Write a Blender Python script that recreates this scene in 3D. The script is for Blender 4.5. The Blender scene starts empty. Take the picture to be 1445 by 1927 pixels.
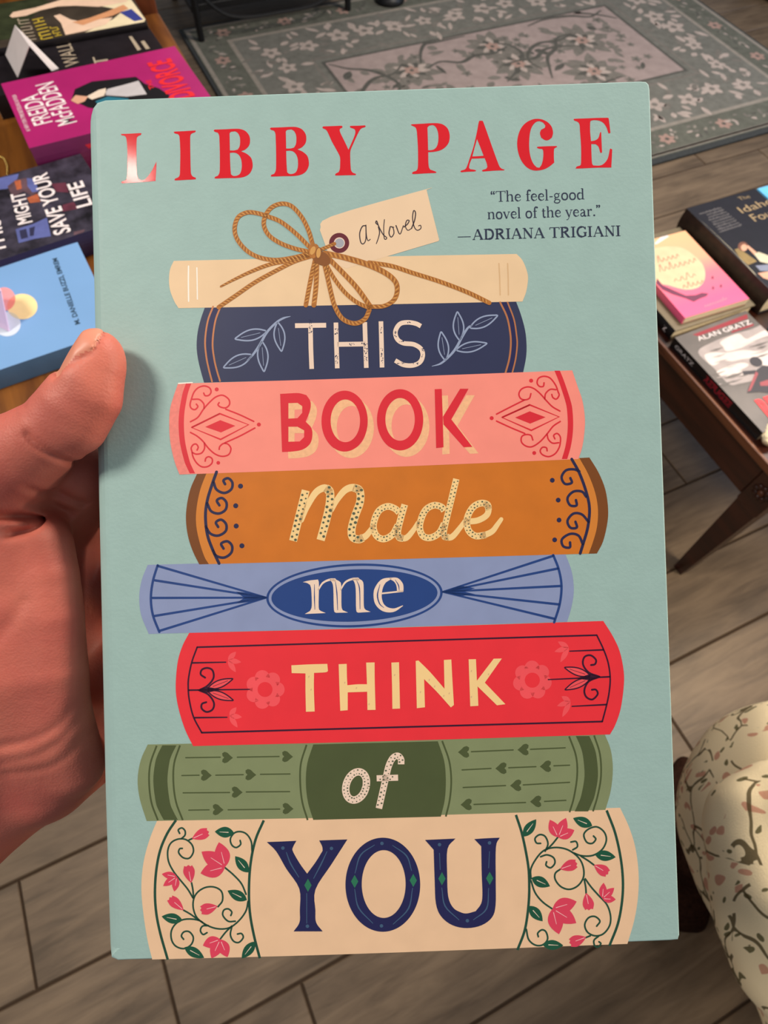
import bpy, bmesh, math, random
import numpy as np
from mathutils import Vector, Matrix
from mathutils.geometry import tessellate_polygon

# ------------------------------------------------------------------ camera, world, lights, exposure
S = bpy.context.scene
COL = S.collection
FPX = 1165.3                      # focal length in pixels of the 1445 x 1927 frame
CX, CY = 722.5, 963.5
HC = 1.14                         # camera height above the floor
R = np.array([[0.90546035, -0.42305434, 0.03415528],
              [-0.35635139, -0.80147094, -0.48026869],
              [0.23055422, 0.42269297, -0.87645616]])   # rows: image right, image down, view direction (world axes)
u_, s_, v_ = np.linalg.svd(R)
R = u_ @ v_
CAM = np.array([0.0, 0.0, HC])

cd = bpy.data.cameras.new('camera')
cam = bpy.data.objects.new('camera', cd)
COL.objects.link(cam)
cam.matrix_world = Matrix([[R[0][0], -R[1][0], -R[2][0], 0],
                           [R[0][1], -R[1][1], -R[2][1], 0],
                           [R[0][2], -R[1][2], -R[2][2], HC],
                           [0, 0, 0, 1]])
cd.sensor_fit = 'VERTICAL'
cd.sensor_height = 36.0
cd.lens = FPX / 1927 * 36.0
cd.clip_start = 0.01
cd.dof.use_dof = True
cd.dof.focus_distance = 0.174
cd.dof.aperture_fstop = 26.0
S.camera = cam

S.view_settings.view_transform = 'Standard'
S.view_settings.look = 'None'
S.view_settings.gamma = 1.0
S.view_settings.exposure = -0.10
S.view_settings.use_curve_mapping = False

w = bpy.data.worlds.new('room_light')
S.world = w
w.use_nodes = True
w.node_tree.nodes['Background'].inputs[0].default_value = (0.82, 0.89, 1.0, 1)
w.node_tree.nodes['Background'].inputs[1].default_value = 0.24


def area(name, loc, target, size, power, color, sy=None):
    l = bpy.data.lights.new(name, 'AREA')
    l.energy = power
    l.color = color
    l.size = size
    if sy:
        l.shape = 'RECTANGLE'
        l.size_y = sy
    o = bpy.data.objects.new(name, l)
    COL.objects.link(o)
    o.location = loc
    o.rotation_euler = (Vector(target) - Vector(loc)).to_track_quat('-Z', 'Y').to_euler()
    return o


area('ceiling_lamp', (-0.80, 0.58, 2.27), (0, 0.1, 1.0), 0.34, 23, (1.0, 0.91, 0.80))
area('small_ceiling_spot', (-0.520, 0.468, 2.56), (-0.05, 0.06, 1.1), 0.05, 0.42, (1.0, 0.92, 0.80))
area('right_lamp', (2.0, 0.7, 2.3), (0.6, 0.0, 0.1), 0.4, 38, (1.0, 0.88, 0.72))
area('added_chair_fill', (0.98, -0.16, 1.10), (0.42, -0.16, 0.35), 0.22, 10, (1.0, 0.87, 0.68))  # unseen fill light, added to brighten the armchair's arm
area('added_far_fill', (1.75, 1.25, 2.6), (1.0, 0.7, 0.0), 0.5, 30, (1.0, 0.93, 0.88))  # unseen fill light, added to lift the right-hand floor and the rug
area('window_light', (3.6, 0.7, 1.6), (0.9, 0.6, 0.2), 1.0, 22, (0.55, 0.70, 1.0), 1.4)


# ------------------------------------------------------------------ geometry helpers
def ray(px, py):
    d = R.T @ np.array([(px - CX) / FPX, (py - CY) / FPX, 1.0])
    return d


def at(px, py, z):
    """world point on the horizontal plane at height z seen at that pixel"""
    d = ray(px, py)
    t = (z - HC) / d[2]
    p = CAM + d * t
    return Vector((p[0], p[1], z))


def lin(c):
    return tuple(((v / 255) / 12.92 if v / 255 <= 0.04045 else ((v / 255 + 0.055) / 1.055) ** 2.4) for v in c)


MATS = {}


def mat(name, rgb, rough=0.6, spec=0.4, metal=0.0, var=0.06, scale=60.0, bump=0.0, bscale=300.0, coat=0.0):
    """plain surface with a faint procedural mottling; rgb in sRGB 0-255"""
    if name in MATS:
        return MATS[name]
    m = bpy.data.materials.new(name)
    m.use_nodes = True
    nt = m.node_tree
    b = nt.nodes['Principled BSDF']
    b.inputs['Roughness'].default_value = rough
    b.inputs['Specular IOR Level'].default_value = spec
    b.inputs['Metallic'].default_value = metal
    b.inputs['Coat Weight'].default_value = coat
    c = lin(rgb)
    tc = nt.nodes.new('ShaderNodeTexCoord')
    n = nt.nodes.new('ShaderNodeTexNoise')
    n.inputs['Scale'].default_value = scale
    n.inputs['Detail'].default_value = 4
    nt.links.new(tc.outputs['Object'], n.inputs['Vector'])
    r = nt.nodes.new('ShaderNodeValToRGB')
    r.color_ramp.elements[0].position = 0.3
    r.color_ramp.elements[1].position = 0.7
    r.color_ramp.elements[0].color = tuple(max(0, v * (1 - var)) for v in c) + (1,)
    r.color_ramp.elements[1].color = tuple(min(1, v * (1 + var)) for v in c) + (1,)
    nt.links.new(n.outputs['Fac'], r.inputs['Fac'])
    nt.links.new(r.outputs['Color'], b.inputs['Base Color'])
    if bump:
        n2 = nt.nodes.new('ShaderNodeTexNoise')
        n2.inputs['Scale'].default_value = bscale
        n2.inputs['Detail'].default_value = 3
        nt.links.new(tc.outputs['Object'], n2.inputs['Vector'])
        bp = nt.nodes.new('ShaderNodeBump')
        bp.inputs['Strength'].default_value = bump
        bp.inputs['Distance'].default_value = 0.001
        nt.links.new(n2.outputs['Fac'], bp.inputs['Height'])
        nt.links.new(bp.outputs['Normal'], b.inputs['Normal'])
    MATS[name] = m
    return m


def wood(name, dark, light, axis=0, rough=0.45, stretch=9.0, scale=5.0, spec=0.4):
    if name in MATS:
        return MATS[name]
    m = bpy.data.materials.new(name)
    m.use_nodes = True
    nt = m.node_tree
    b = nt.nodes['Principled BSDF']
    b.inputs['Roughness'].default_value = rough
    b.inputs['Specular IOR Level'].default_value = spec
    tc = nt.nodes.new('ShaderNodeTexCoord')
    mp = nt.nodes.new('ShaderNodeMapping')
    sc = [stretch] * 3
    sc[axis] = 1.0
    mp.inputs['Scale'].default_value = sc
    n = nt.nodes.new('ShaderNodeTexNoise')
    n.inputs['Scale'].default_value = scale
    n.inputs['Detail'].default_value = 6
    n.inputs['Distortion'].default_value = 0.6
    r = nt.nodes.new('ShaderNodeValToRGB')
    r.color_ramp.elements[0].position = 0.32
    r.color_ramp.elements[1].position = 0.68
    r.color_ramp.elements[0].color = lin(dark) + (1,)
    r.color_ramp.elements[1].color = lin(light) + (1,)
    nt.links.new(tc.outputs['Object'], mp.inputs['Vector'])
    nt.links.new(mp.outputs['Vector'], n.inputs['Vector'])
    nt.links.new(n.outputs['Fac'], r.inputs['Fac'])
    nt.links.new(r.outputs['Color'], b.inputs['Base Color'])
    MATS[name] = m
    return m


def catmull(P, n=6, closed=False):
    P = [np.array(p, float) for p in P]
    if len(P) < 3:
        return P
    out = []
    N = len(P)
    segs = N if closed else N - 1
    for i in range(segs):
        p1, p2 = P[i], P[(i + 1) % N]
        p0 = P[i - 1] if (i > 0 or closed) else 2 * p1 - p2
        p3 = P[(i + 2) % N] if (i + 2 < N or closed) else 2 * p2 - p1
        for k in range(n):
            t = k / n
            out.append(0.5 * ((2 * p1) + (-p0 + p2) * t + (2 * p0 - 5 * p1 + 4 * p2 - p3) * t * t + (-p0 + 3 * p1 - 3 * p2 + p3) * t ** 3))
    if not closed:
        out.append(P[-1])
    return out


class MB:
    """collects geometry and links it as ONE mesh object"""

    def __init__(s):
        s.v, s.f, s.m, s.slots = [], [], [], []

    def slot(s, m):
        if m not in s.slots:
            s.slots.append(m)
        return s.slots.index(m)

    def add(s, verts, faces, m):
        k = len(s.v)
        s.v += [tuple(map(float, p)) for p in verts]
        i = s.slot(m)
        for f in faces:
            s.f.append(tuple(k + j for j in f))
            s.m.append(i)

    def box(s, x0, x1, y0, y1, z0, z1, m, bev=0.0):
        if bev <= 0:
            v = [(x, y, z) for z in (z0, z1) for y in (y0, y1) for x in (x0, x1)]
            s.add(v, [(0, 2, 3, 1), (4, 5, 7, 6), (0, 1, 5, 4), (2, 6, 7, 3), (0, 4, 6, 2), (1, 3, 7, 5)], m)
            return
        bm = bmesh.new()
        bmesh.ops.create_cube(bm, size=1)
        for q in bm.verts:
            q.co = Vector(((x0 + x1) / 2 + q.co.x * (x1 - x0), (y0 + y1) / 2 + q.co.y * (y1 - y0), (z0 + z1) / 2 + q.co.z * (z1 - z0)))
        bmesh.ops.bevel(bm, geom=bm.edges[:], offset=bev, segments=3, affect='EDGES', profile=0.5)
        s.bm(bm, m)

    def bm(s, bm, m, M=None):
        bm.verts.index_update()
        s.add([(M @ q.co if M else q.co)[:] for q in bm.verts], [[q.index for q in f.verts] for f in bm.faces], m)
        bm.free()

    def poly(s, rings, m, fn):
        """flat polygon (outer ring + holes) in 2D, fn maps (x, y) -> 3D; faces look along +fn normal"""
        tri = tessellate_polygon([[Vector((p[0], p[1], 0)) for p in r] for r in rings])
        pts = [p for r in rings for p in r]
        P3 = [fn(p[0], p[1]) for p in pts]
        fs = []
        for a, b, c in tri:
            A, B, C = pts[a], pts[b], pts[c]
            cr = (B[0] - A[0]) * (C[1] - A[1]) - (B[1] - A[1]) * (C[0] - A[0])
            if abs(cr) < 1e-12:
                continue
            fs.append((a, b, c) if cr > 0 else (a, c, b))
        s.add(P3, fs, m)

    def tube(s, P, r, m, seg=8, cap=True, smooth=0):
        if smooth:
            P = catmull(P, smooth)
        P = [np.array(p, float) for p in P]
        rs = r if isinstance(r, (list, tuple, np.ndarray)) else [r] * len(P)
        if len(rs) != len(P):
            rs = np.interp(np.linspace(0, 1, len(P)), np.linspace(0, 1, len(rs)), rs)
        V, F = [], []
        t0 = P[1] - P[0]
        up = np.array([0, 0, 1.0]) if abs(t0[2]) < 0.9 * np.linalg.norm(t0) else np.array([1.0, 0, 0])
        for i, p in enumerate(P):
            t = P[min(i + 1, len(P) - 1)] - P[max(i - 1, 0)]
            t = t / (np.linalg.norm(t) + 1e-12)
            a = np.cross(up, t)
            a /= np.linalg.norm(a) + 1e-12
            b = np.cross(t, a)
            up = b
            for k in range(seg):
                an = 2 * math.pi * k / seg
                V.append(p + rs[i] * (math.cos(an) * a + math.sin(an) * b))
        for i in range(len(P) - 1):
            for k in range(seg):
                F.append((i * seg + k, i * seg + (k + 1) % seg, (i + 1) * seg + (k + 1) % seg, (i + 1) * seg + k))
        if cap:
            F.append(tuple(range(seg))[::-1])
            F.append(tuple((len(P) - 1) * seg + k for k in range(seg)))
        s.add(V, F, m)

    def lathe(s, prof, m, seg=24, c=(0, 0, 0)):
        V, F = [], []
        for (r, z) in prof:
            for k in range(seg):
                a = 2 * math.pi * k / seg
                V.append((c[0] + r * math.cos(a), c[1] + r * math.sin(a), c[2] + z))
        n = len(prof)
        for i in range(n - 1):
            for k in range(seg):
                F.append((i * seg + k, i * seg + (k + 1) % seg, (i + 1) * seg + (k + 1) % seg, (i + 1) * seg + k))
        F.append(tuple(range(seg))[::-1])
        F.append(tuple((n - 1) * seg + k for k in range(seg)))
        s.add(V, F, m)

    def build(s, name, parent=None, smooth=False):
        me = bpy.data.meshes.new(name)
        me.from_pydata(s.v, [], s.f)
        for m in s.slots:
            me.materials.append(m)
        me.polygons.foreach_set('material_index', s.m)
        if smooth:
            me.polygons.foreach_set('use_smooth', [True] * len(s.f))
        me.update()
        o = bpy.data.objects.new(name, me)
        COL.objects.link(o)
        if parent:
            o.parent = parent
        return o


def thing(name, label, cat, loc=(0, 0, 0), rz=0.0, group=None):
    o = bpy.data.objects.new(name, None)
    o.empty_display_size = 0.05
    COL.objects.link(o)
    o.location = loc
    o.rotation_euler = (0, 0, rz)
    return tag(o, label, cat, group)


def tag(o, label=None, cat=None, group=None, kind=None):
    if label:
        o['label'] = label
    if cat:
        o['category'] = cat
    if group:
        o['group'] = group
    if kind:
        o['kind'] = kind
    return o


TEXTS = {}


def text_mesh(body, bold=0.0):
    """triangles of a line of lettering in Blender's own face; cap height 1, starting at x = 0"""
    key = (body, bold)
    if key in TEXTS:
        return TEXTS[key]
    c = bpy.data.curves.new('lettering', 'FONT')
    c.body = body
    c.size = 1.0
    c.offset = bold
    c.resolution_u = 4
    o = bpy.data.objects.new('lettering', c)
    COL.objects.link(o)
    dg = bpy.context.evaluated_depsgraph_get()
    ev = o.evaluated_get(dg)
    me = ev.to_mesh()
    me.calc_loop_triangles()
    V = np.array([v.co[:2] for v in me.vertices]) if len(me.vertices) else np.zeros((1, 2))
    T = [tuple(t.vertices) for t in me.loop_triangles]
    ev.to_mesh_clear()
    bpy.data.objects.remove(o)
    bpy.data.curves.remove(c)
    V = (V - [V[:, 0].min(), 0]) / 0.73
    TEXTS[key] = (V, T, V[:, 0].max())
    return TEXTS[key]


def put_text(mb, body, m, fn, x, y, h, width=None, bold=0.0, ang=0.0):
    """lettering with its baseline starting at (x, y) of the surface fn; h cap height; width squeezes it"""
    V, T, W = text_mesh(body, bold)
    sx = (width / W) if width else h
    ca, sa = math.cos(ang), math.sin(ang)
    P = [fn(x + ca * v[0] * sx - sa * v[1] * h, y + sa * v[0] * sx + ca * v[1] * h) for v in V]
    A = [V[t[0]] for t in T]
    fs = []
    for t in T:
        a, b, c = V[t[0]], V[t[1]], V[t[2]]
        cr = (b[0] - a[0]) * (c[1] - a[1]) - (b[1] - a[1]) * (c[0] - a[0])
        fs.append(t if cr > 0 else (t[0], t[2], t[1]))
    mb.add(P, fs, m)


def txt(mb, M, body, m, fn, p0, p1, ptop, bold=0.0):
    """lettering whose baseline runs p0 -> p1 on a cover, cap height reaching ptop; M maps frame points to the cover"""
    a0, a1, t0 = (np.array(M(*p)) for p in (p0, p1, ptop))
    d = a1 - a0
    wd = np.linalg.norm(d)
    an = math.atan2(d[1], d[0])
    h = abs(np.dot(t0 - a0, np.array([-d[1], d[0]]) / wd))
    put_text(mb, body, m, fn, a0[0], a0[1], h, wd, bold, an)


def scr(mb, M, m, fn, p0, p1, ptop, n, lw, seed=1, thick=False):
    """a line of script too small to read"""
    r_ = random.Random(seed)
    a0, a1, t0 = (np.array(M(*p)) for p in (p0, p1, ptop))
    d = (a1 - a0) / n
    u = t0 - a0
    if thick:
        for i in range(n):
            b0 = a0 + d * (i + .2)
            stroke(mb, [b0, b0 + u], lw, m, fn, 0, False)
            if r_.random() < .7:
                q = r_.choice((0.05, .5, .95))
                stroke(mb, [b0 + u * q, b0 + u * q + d * .7], lw * .9, m, fn, 0, False)
        return
    P = []
    for i in range(n):
        b0 = a0 + d * i
        P += [b0 + u * r_.uniform(0, .1), b0 + d * .35 + u * r_.choice((.5, .6, 1.0)), b0 + d * .6 + u * r_.uniform(.1, .3)]
    stroke(mb, P, lw, m, fn, 4, False)


def ribbon(P, wd):
    """outline of a stroke: list of left/right points"""
    P = [np.array(p, float) for p in P]
    n = len(P)
    ws = wd if isinstance(wd, (list, tuple)) else [wd]
    ws = np.interp(np.linspace(0, 1, n), np.linspace(0, 1, len(ws)), ws) if len(ws) > 1 else np.full(n, ws[0])
    L, Rr = [], []
    for i in range(n):
        t = P[min(i + 1, n - 1)] - P[max(i - 1, 0)]
        t = t / (np.linalg.norm(t) + 1e-12)
        nn = np.array([-t[1], t[0]])
        L.append(P[i] + nn * ws[i] / 2)
        Rr.append(P[i] - nn * ws[i] / 2)
    return L, Rr, ws


def stroke(mb, P, wd, m, fn, smooth=5, caps=True, closed=False):
    if smooth and len(P) > 2:
        P = catmull(P, smooth, closed)
    if closed:
        P = list(P) + [P[0], P[1]]
    L, Rr, ws = ribbon(P, wd)
    V, F = [], []
    for l, r in zip(L, Rr):
        V += [fn(*l), fn(*r)]
    for i in range(len(L) - 1):
        F.append((2 * i, 2 * i + 1, 2 * i + 3, 2 * i + 2))
    # orientation: left side first gives normals along -fn for y-up frames; fix by signed area
    a, b, c = L[0], Rr[0], Rr[1]
    cr = (b[0] - a[0]) * (c[1] - a[1]) - (b[1] - a[1]) * (c[0] - a[0])
    if cr < 0:
        F = [f[::-1] for f in F]
    mb.add(V, F, m)
    if caps and not closed:
        for e, q in ((0, 1), (-1, -2)):
            c0 = np.array(P[e], float)
            d = c0 - np.array(P[q], float)
            a0 = math.atan2(d[1], d[0])
            r = ws[e] / 2
            if r <= 0:
                continue
            pts = [c0 + r * np.array([math.cos(a0 - math.pi / 2 + math.pi * k / 6), math.sin(a0 - math.pi / 2 + math.pi * k / 6)]) for k in range(7)]
            mb.poly([pts], m, fn)


def ell(cx, cy, rx, ry, n=40, rot=0.0):
    c, s_ = math.cos(rot), math.sin(rot)
    return [(cx + c * rx * math.cos(2 * math.pi * k / n) - s_ * ry * math.sin(2 * math.pi * k / n),
             cy + s_ * rx * math.cos(2 * math.pi * k / n) + c * ry * math.sin(2 * math.pi * k / n)) for k in range(n)]


def nets(F, lo, h):
    """surface nets: polygonise the zero level of a sampled distance field"""
    ins = F < 0
    nx, ny, nz = F.shape
    c = np.zeros((nx - 1, ny - 1, nz - 1, 3), np.float32)
    k = np.zeros((nx - 1, ny - 1, nz - 1), np.float32)

    def sl(a, o):
        return a[o[0]:nx - 1 + o[0], o[1]:ny - 1 + o[1], o[2]:nz - 1 + o[2]]
    for ax in range(3):
        oth = [a for a in range(3) if a != ax]
        for i in (0, 1):
            for j in (0, 1):
                o0 = [0, 0, 0]
                o0[oth[0]], o0[oth[1]] = i, j
                o1 = list(o0)
                o1[ax] = 1
                a, b = sl(F, o0), sl(F, o1)
                cr = sl(ins, o0) != sl(ins, o1)
                t = np.where(cr, a / np.where(cr, a - b, 1), 0)
                for d in range(3):
                    c[..., d] += np.where(cr, (t if d == ax else o0[d]), 0)
                k += cr
    act = k > 0
    idx = np.full(act.shape, -1, np.int64)
    ii = np.argwhere(act)
    idx[act] = np.arange(len(ii))
    V = (ii + c[act] / k[act][:, None]) * h + np.array(lo)
    Q = []
    for ax in range(3):
        b, d = (ax + 1) % 3, (ax + 2) % 3
        s0 = [slice(1, n - 1) for n in F.shape]
        s1 = [slice(1, n - 1) for n in F.shape]
        s0[ax] = slice(0, F.shape[ax] - 1)
        s1[ax] = slice(1, F.shape[ax])
        A, B = ins[tuple(s0)], ins[tuple(s1)]
        for sign in (0, 1):
            e = np.argwhere((A & ~B) if sign == 0 else (~A & B))
            off = np.array([1, 1, 1])
            off[ax] = 0
            e = e + off
            qs = []
            for (db, dd) in ((0, 0), (-1, 0), (-1, -1), (0, -1)):
                g = e.copy()
                g[:, b] += db
                g[:, d] += dd
                qs.append(idx[g[:, 0], g[:, 1], g[:, 2]])
            q = np.stack(qs, 1)
            Q.append(q if sign == 0 else q[:, ::-1])
    Q = np.concatenate(Q)
    return V, Q[(Q >= 0).all(1)]

# ------------------------------------------------------------------ the hardcover in the hand
_t = np.array([-0.08473157, -0.11660929, 0.17522219])
_h1 = np.array([0.159904719, -0.00551885312, 0.000151720015])
_h2 = np.array([0.00725732, 0.24144125, -0.00276613])
ex = _h1 / np.linalg.norm(_h1)
ez = -np.cross(_h1, _h2)
ez /= np.linalg.norm(ez)
ey = np.cross(ez, ex)
BO = CAM + R.T @ _t
BX, BY, BZ = R.T @ ex, R.T @ ey, R.T @ ez
BOOK_M = Matrix([[BX[0], BY[0], BZ[0], BO[0]], [BX[1], BY[1], BZ[1], BO[1]], [BX[2], BY[2], BZ[2], BO[2]], [0, 0, 0, 1]])
T = 0.033                                       # thickness of the book
PXM = 0.0001504                                 # metres on the cover per pixel of the frame


def cl(px, py, z=0.0):
    """pixel -> point of the book's own frame at height z over the front cover (metres)"""
    d = ray(px, py)
    o = CAM - BO
    t = (z - o @ BZ) / (d @ BZ)
    p = o + d * t
    return np.array([p @ BX, p @ BY])


book = bpy.data.objects.new('hardcover_book', None)
book.empty_display_size = 0.05
COL.objects.link(book)
book.matrix_world = BOOK_M
tag(book, 'mint green hardcover novel with a a printed stack of books, held by the left hand', 'book')

c_mint = mat('mint_paper', (158, 187, 181), 0.55, 0.3, var=0.025, scale=160, bump=0.05, bscale=900)
c_red = mat('red_foil', (222, 36, 46), 0.10, 0.5, var=0.03)
c_ink = mat('dark_ink', (38, 48, 72), 0.5)
c_cream = mat('cream_ink', (238, 204, 162), 0.55, var=0.03, scale=120)
c_cream2 = mat('warm_cream_ink', (238, 198, 160), 0.55, var=0.03, scale=120)
c_navy = mat('navy_ink', (44, 50, 84), 0.5, var=0.06)
c_navyd = mat('deep_navy_ink', (34, 34, 82), 0.5)
c_copper = mat('copper_foil', (200, 128, 84), 0.3, 0.6, metal=0.2)
c_leafb = mat('grey_blue_ink', (150, 163, 192), 0.5)
c_pale = mat('pale_letter_ink', (242, 214, 192), 0.55, var=0.03)
c_pink = mat('pink_ink', (252, 146, 130), 0.55, var=0.03, scale=120)
c_pinkd = mat('hatched_pink_ink', (240, 134, 122), 0.55, var=0.08, scale=900)
c_crim = mat('crimson_ink', (224, 42, 56), 0.45)
c_peach = mat('peach_hatching_ink', (248, 188, 140), 0.55, var=0.07, scale=900)
c_must = mat('mustard_ink', (208, 116, 30), 0.55, var=0.05, scale=120)
c_mustl = mat('light_mustard_ink', (214, 130, 48), 0.55, var=0.04)
c_brown = mat('brown_ink', (122, 68, 22), 0.55)
c_swirl = mat('indigo_ink', (38, 36, 74), 0.5)
c_vanil = mat('vanilla_ink', (250, 212, 146), 0.55, var=0.03)
c_dotg = mat('grey_green_ink', (88, 96, 74), 0.55)
c_blue = mat('periwinkle_ink', (140, 152, 190), 0.55, var=0.04, scale=120)
c_royal = mat('royal_blue_ink', (34, 66, 130), 0.5)
c_rose = mat('tomato_ink', (238, 48, 58), 0.55, var=0.03, scale=120)
c_coral = mat('coral_ink', (246, 84, 90), 0.55)
c_plum = mat('plum_ink', (56, 14, 44), 0.5)
c_green = mat('sage_ink', (130, 140, 100), 0.55, var=0.04, scale=120)
c_olive = mat('olive_ink', (76, 86, 50), 0.55, var=0.04, scale=120)
c_vine = mat('vine_green_ink', (34, 76, 58), 0.5)
c_leaf = mat('leaf_green_ink', (26, 84, 60), 0.5)
c_petal = mat('rose_petal_ink', (224, 66, 92), 0.5)
c_petl = mat('light_pink_vein_ink', (250, 190, 190), 0.5)
c_inlay = mat('slate_inlay_ink', (64, 92, 122), 0.5)
c_gem = mat('emerald_inlay_ink', (44, 118, 86), 0.5)
c_tag = mat('kraft_tag_ink', (238, 206, 170), 0.55, var=0.03)
c_burg = mat('burgundy_ink', (104, 24, 40), 0.5)
c_grom = mat('grey_grommet_ink', (170, 172, 180), 0.5)
c_twine = mat('twine_ink', (180, 112, 42), 0.6, var=0.15, scale=700)
c_twd = mat('dark_twine_ink', (138, 80, 28), 0.6)
c_twl = mat('light_twine_ink', (218, 160, 84), 0.6)
c_pen = mat('pen_ink', (62, 48, 52), 0.5)
c_glint = mat('white_emboss_glint', (255, 246, 232), 0.3, 0.6)  # reflected white of clear gloss embossing, put into the colour
c_tan = mat('tan_speck_and_emboss_shade', (222, 182, 136), 0.5)  # printed specks, and embossed lines with their shade put into the colour

A = MB()


def soften(P, lim=38.0):
    """rounds the gentle bends of an outline and keeps its corners"""
    P = [np.array(p, float) for p in P]
    n = len(P)
    cor = []
    for i in range(n):
        u, v = P[i] - P[i - 1], P[(i + 1) % n] - P[i]
        c = (u @ v) / (np.linalg.norm(u) * np.linalg.norm(v) + 1e-15)
        if math.degrees(math.acos(max(-1, min(1, c)))) > lim:
            cor.append(i)
    if not cor:
        return catmull(P, 3, True)
    out = []
    for k, i in enumerate(cor):
        j = cor[(k + 1) % len(cor)]
        m = (j - i) % n or n
        seg = [P[(i + q) % n] for q in range(m + 1)]
        out += (catmull(seg, 4) if len(seg) > 2 else seg)[:-1]
    return out


class Art:
    def __init__(s):
        s.fr(0, 0, 1)

    def fr(s, x0, y0, sc):
        s.x0, s.y0, s.s = x0, y0, sc

    def pt(s, p):
        return cl(s.x0 + p[0] / s.s, s.y0 + p[1] / s.s)

    def P(s, pts):
        return [s.pt(p) for p in pts]

    @staticmethod
    def fn(lay):
        z = lay * 1.0e-5
        return lambda x, y: (x, y, z)

    def poly(s, pts, m, lay, holes=(), smooth=0):
        rings = [s.P(pts)] + [s.P(h) for h in holes]
        if smooth:
            rings = [catmull(r, smooth, True) for r in rings]
        else:
            rings = [soften(r) if len(r) >= 8 else r for r in rings]
        A.poly(rings, m, s.fn(lay))

    def st(s, pts, wd, m, lay, smooth=5, caps=True, closed=False):
        k = PXM / s.s
        wd = [q * k for q in wd] if isinstance(wd, (list, tuple)) else wd * k
        stroke(A, s.P(pts), wd, m, s.fn(lay), smooth, caps, closed)

    def dot(s, x, y, r, m, lay):
        s.poly(ell(x, y, r, r, 20), m, lay)

    def lens(s, b, t, wd, n=9):
        b, t = np.array(b, float), np.array(t, float)
        d = t - b
        nn = np.array([-d[1], d[0]]) / np.linalg.norm(d)
        prof = [math.sin(math.pi * (k / n) ** 0.9) ** 0.9 for k in range(n + 1)]
        up = [b + d * (k / n) + nn * prof[k] * wd / 2 for k in range(n + 1)]
        dn = [b + d * (k / n) - nn * prof[k] * wd / 2 for k in range(1, n)]
        return up + dn[::-1]

    def leaf(s, b, t, wd, m, lay, vein=None, vw=9):
        s.poly(s.lens(b, t, wd), m, lay)
        if vein:
            b, t = np.array(b, float), np.array(t, float)
            s.st([b + (t - b) * .3, b + (t - b) * .75], [vw, vw * .4], vein, lay + 1, 0)

    def band(s, pts, wd, m, lay):
        s.poly([(x - wd / 2, y) for x, y in pts] + [(x + wd / 2, y) for x, y in pts[::-1]], m, lay)

    def leaf_line(s, b, t, wd, lw, m, lay, vein=True):
        s.st(s.lens(b, t, wd), lw, m, lay, 3, False, True)
        if vein:
            b, t = np.array(b, float), np.array(t, float)
            s.st([b + (t - b) * .2, b + (t - b) * .8], lw * .35, m, lay, 0)

    def bud(s, b, t, wd, m, lay, vein):
        b, t = np.array(b, float), np.array(t, float)
        d = t - b
        n = np.array([-d[1], d[0]]) / np.linalg.norm(d) * wd / 2
        q = [b, b + d * .18 + n * .45, b + d * .42 + n * .85, b + d * .68 + n * 1.0, b + d * .95 + n * .72, b + d * .9 + n * .4, b + d * 1.0 + n * .1,
             b + d * .93 - n * .3, b + d * .98 - n * .66, b + d * .68 - n * 1.0, b + d * .42 - n * .85, b + d * .18 - n * .45]
        s.poly(q, m, lay)
        s.st([b + d * .12, b + d * .62], [8, 6], vein, lay + 1, 0)

    def bloom(s, b, tips, wd, m, lay, vein):
        for i, t in enumerate(tips):
            s.poly(s.lens(b, t, wd), m, lay + .1 * i)
        b = np.array(b, float)
        for t in tips:
            t = np.array(t, float)
            s.st([b + (t - b) * .15, b + (t - b) * .6], [8, 5], vein, lay + 1, 0)

    def heart(s, x, y, r, m, lay, sgn=1):
        q = [(1.0, 0.05), (.45, -.42), (0, -.85), (-.5, -1.0), (-.9, -.75), (-.85, -.3), (-.55, 0), (-.85, .3), (-.9, .75), (-.5, 1.0), (0, .85), (.45, .48)]
        s.poly([(x + sgn * r * a, y + r * b) for a, b in q], m, lay)

    def twine(s, pts, wd, lay):
        s.st(pts, wd, c_twine, lay, 6)
        C = catmull(s.P(pts), 6)
        k = PXM / s.s
        w0 = (wd[0] if isinstance(wd, (list, tuple)) else wd) * k
        L, Rr, ws = ribbon(C, [q * k for q in wd] if isinstance(wd, (list, tuple)) else w0)
        L, Rr, C = np.array(L), np.array(Rr), np.array(C)
        d = np.concatenate([[0], np.cumsum(np.linalg.norm(np.diff(C, axis=0), axis=1))])
        tot, step, j = d[-1], w0 * .42, 0
        x = step
        while x < tot - step * 1.6:
            i0 = np.array([np.interp(x, d, L[:, a]) for a in (0, 1)])
            c0 = np.array([np.interp(x, d, C[:, a]) for a in (0, 1)])
            i1 = np.array([np.interp(x + step * 1.5, d, Rr[:, a]) for a in (0, 1)])
            c1 = np.array([np.interp(x + step * 1.5, d, C[:, a]) for a in (0, 1)])
            a, b = c0 + (i0 - c0) * .8, c1 + (i1 - c1) * .8
            stroke(A, [a, (a + b) / 2, b], [w0 * .06, w0 * .17, w0 * .06], c_twl if j % 2 else c_twd, s.fn(lay + .5), 0, False)
            x += step
            j += 1


a = Art()
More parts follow.
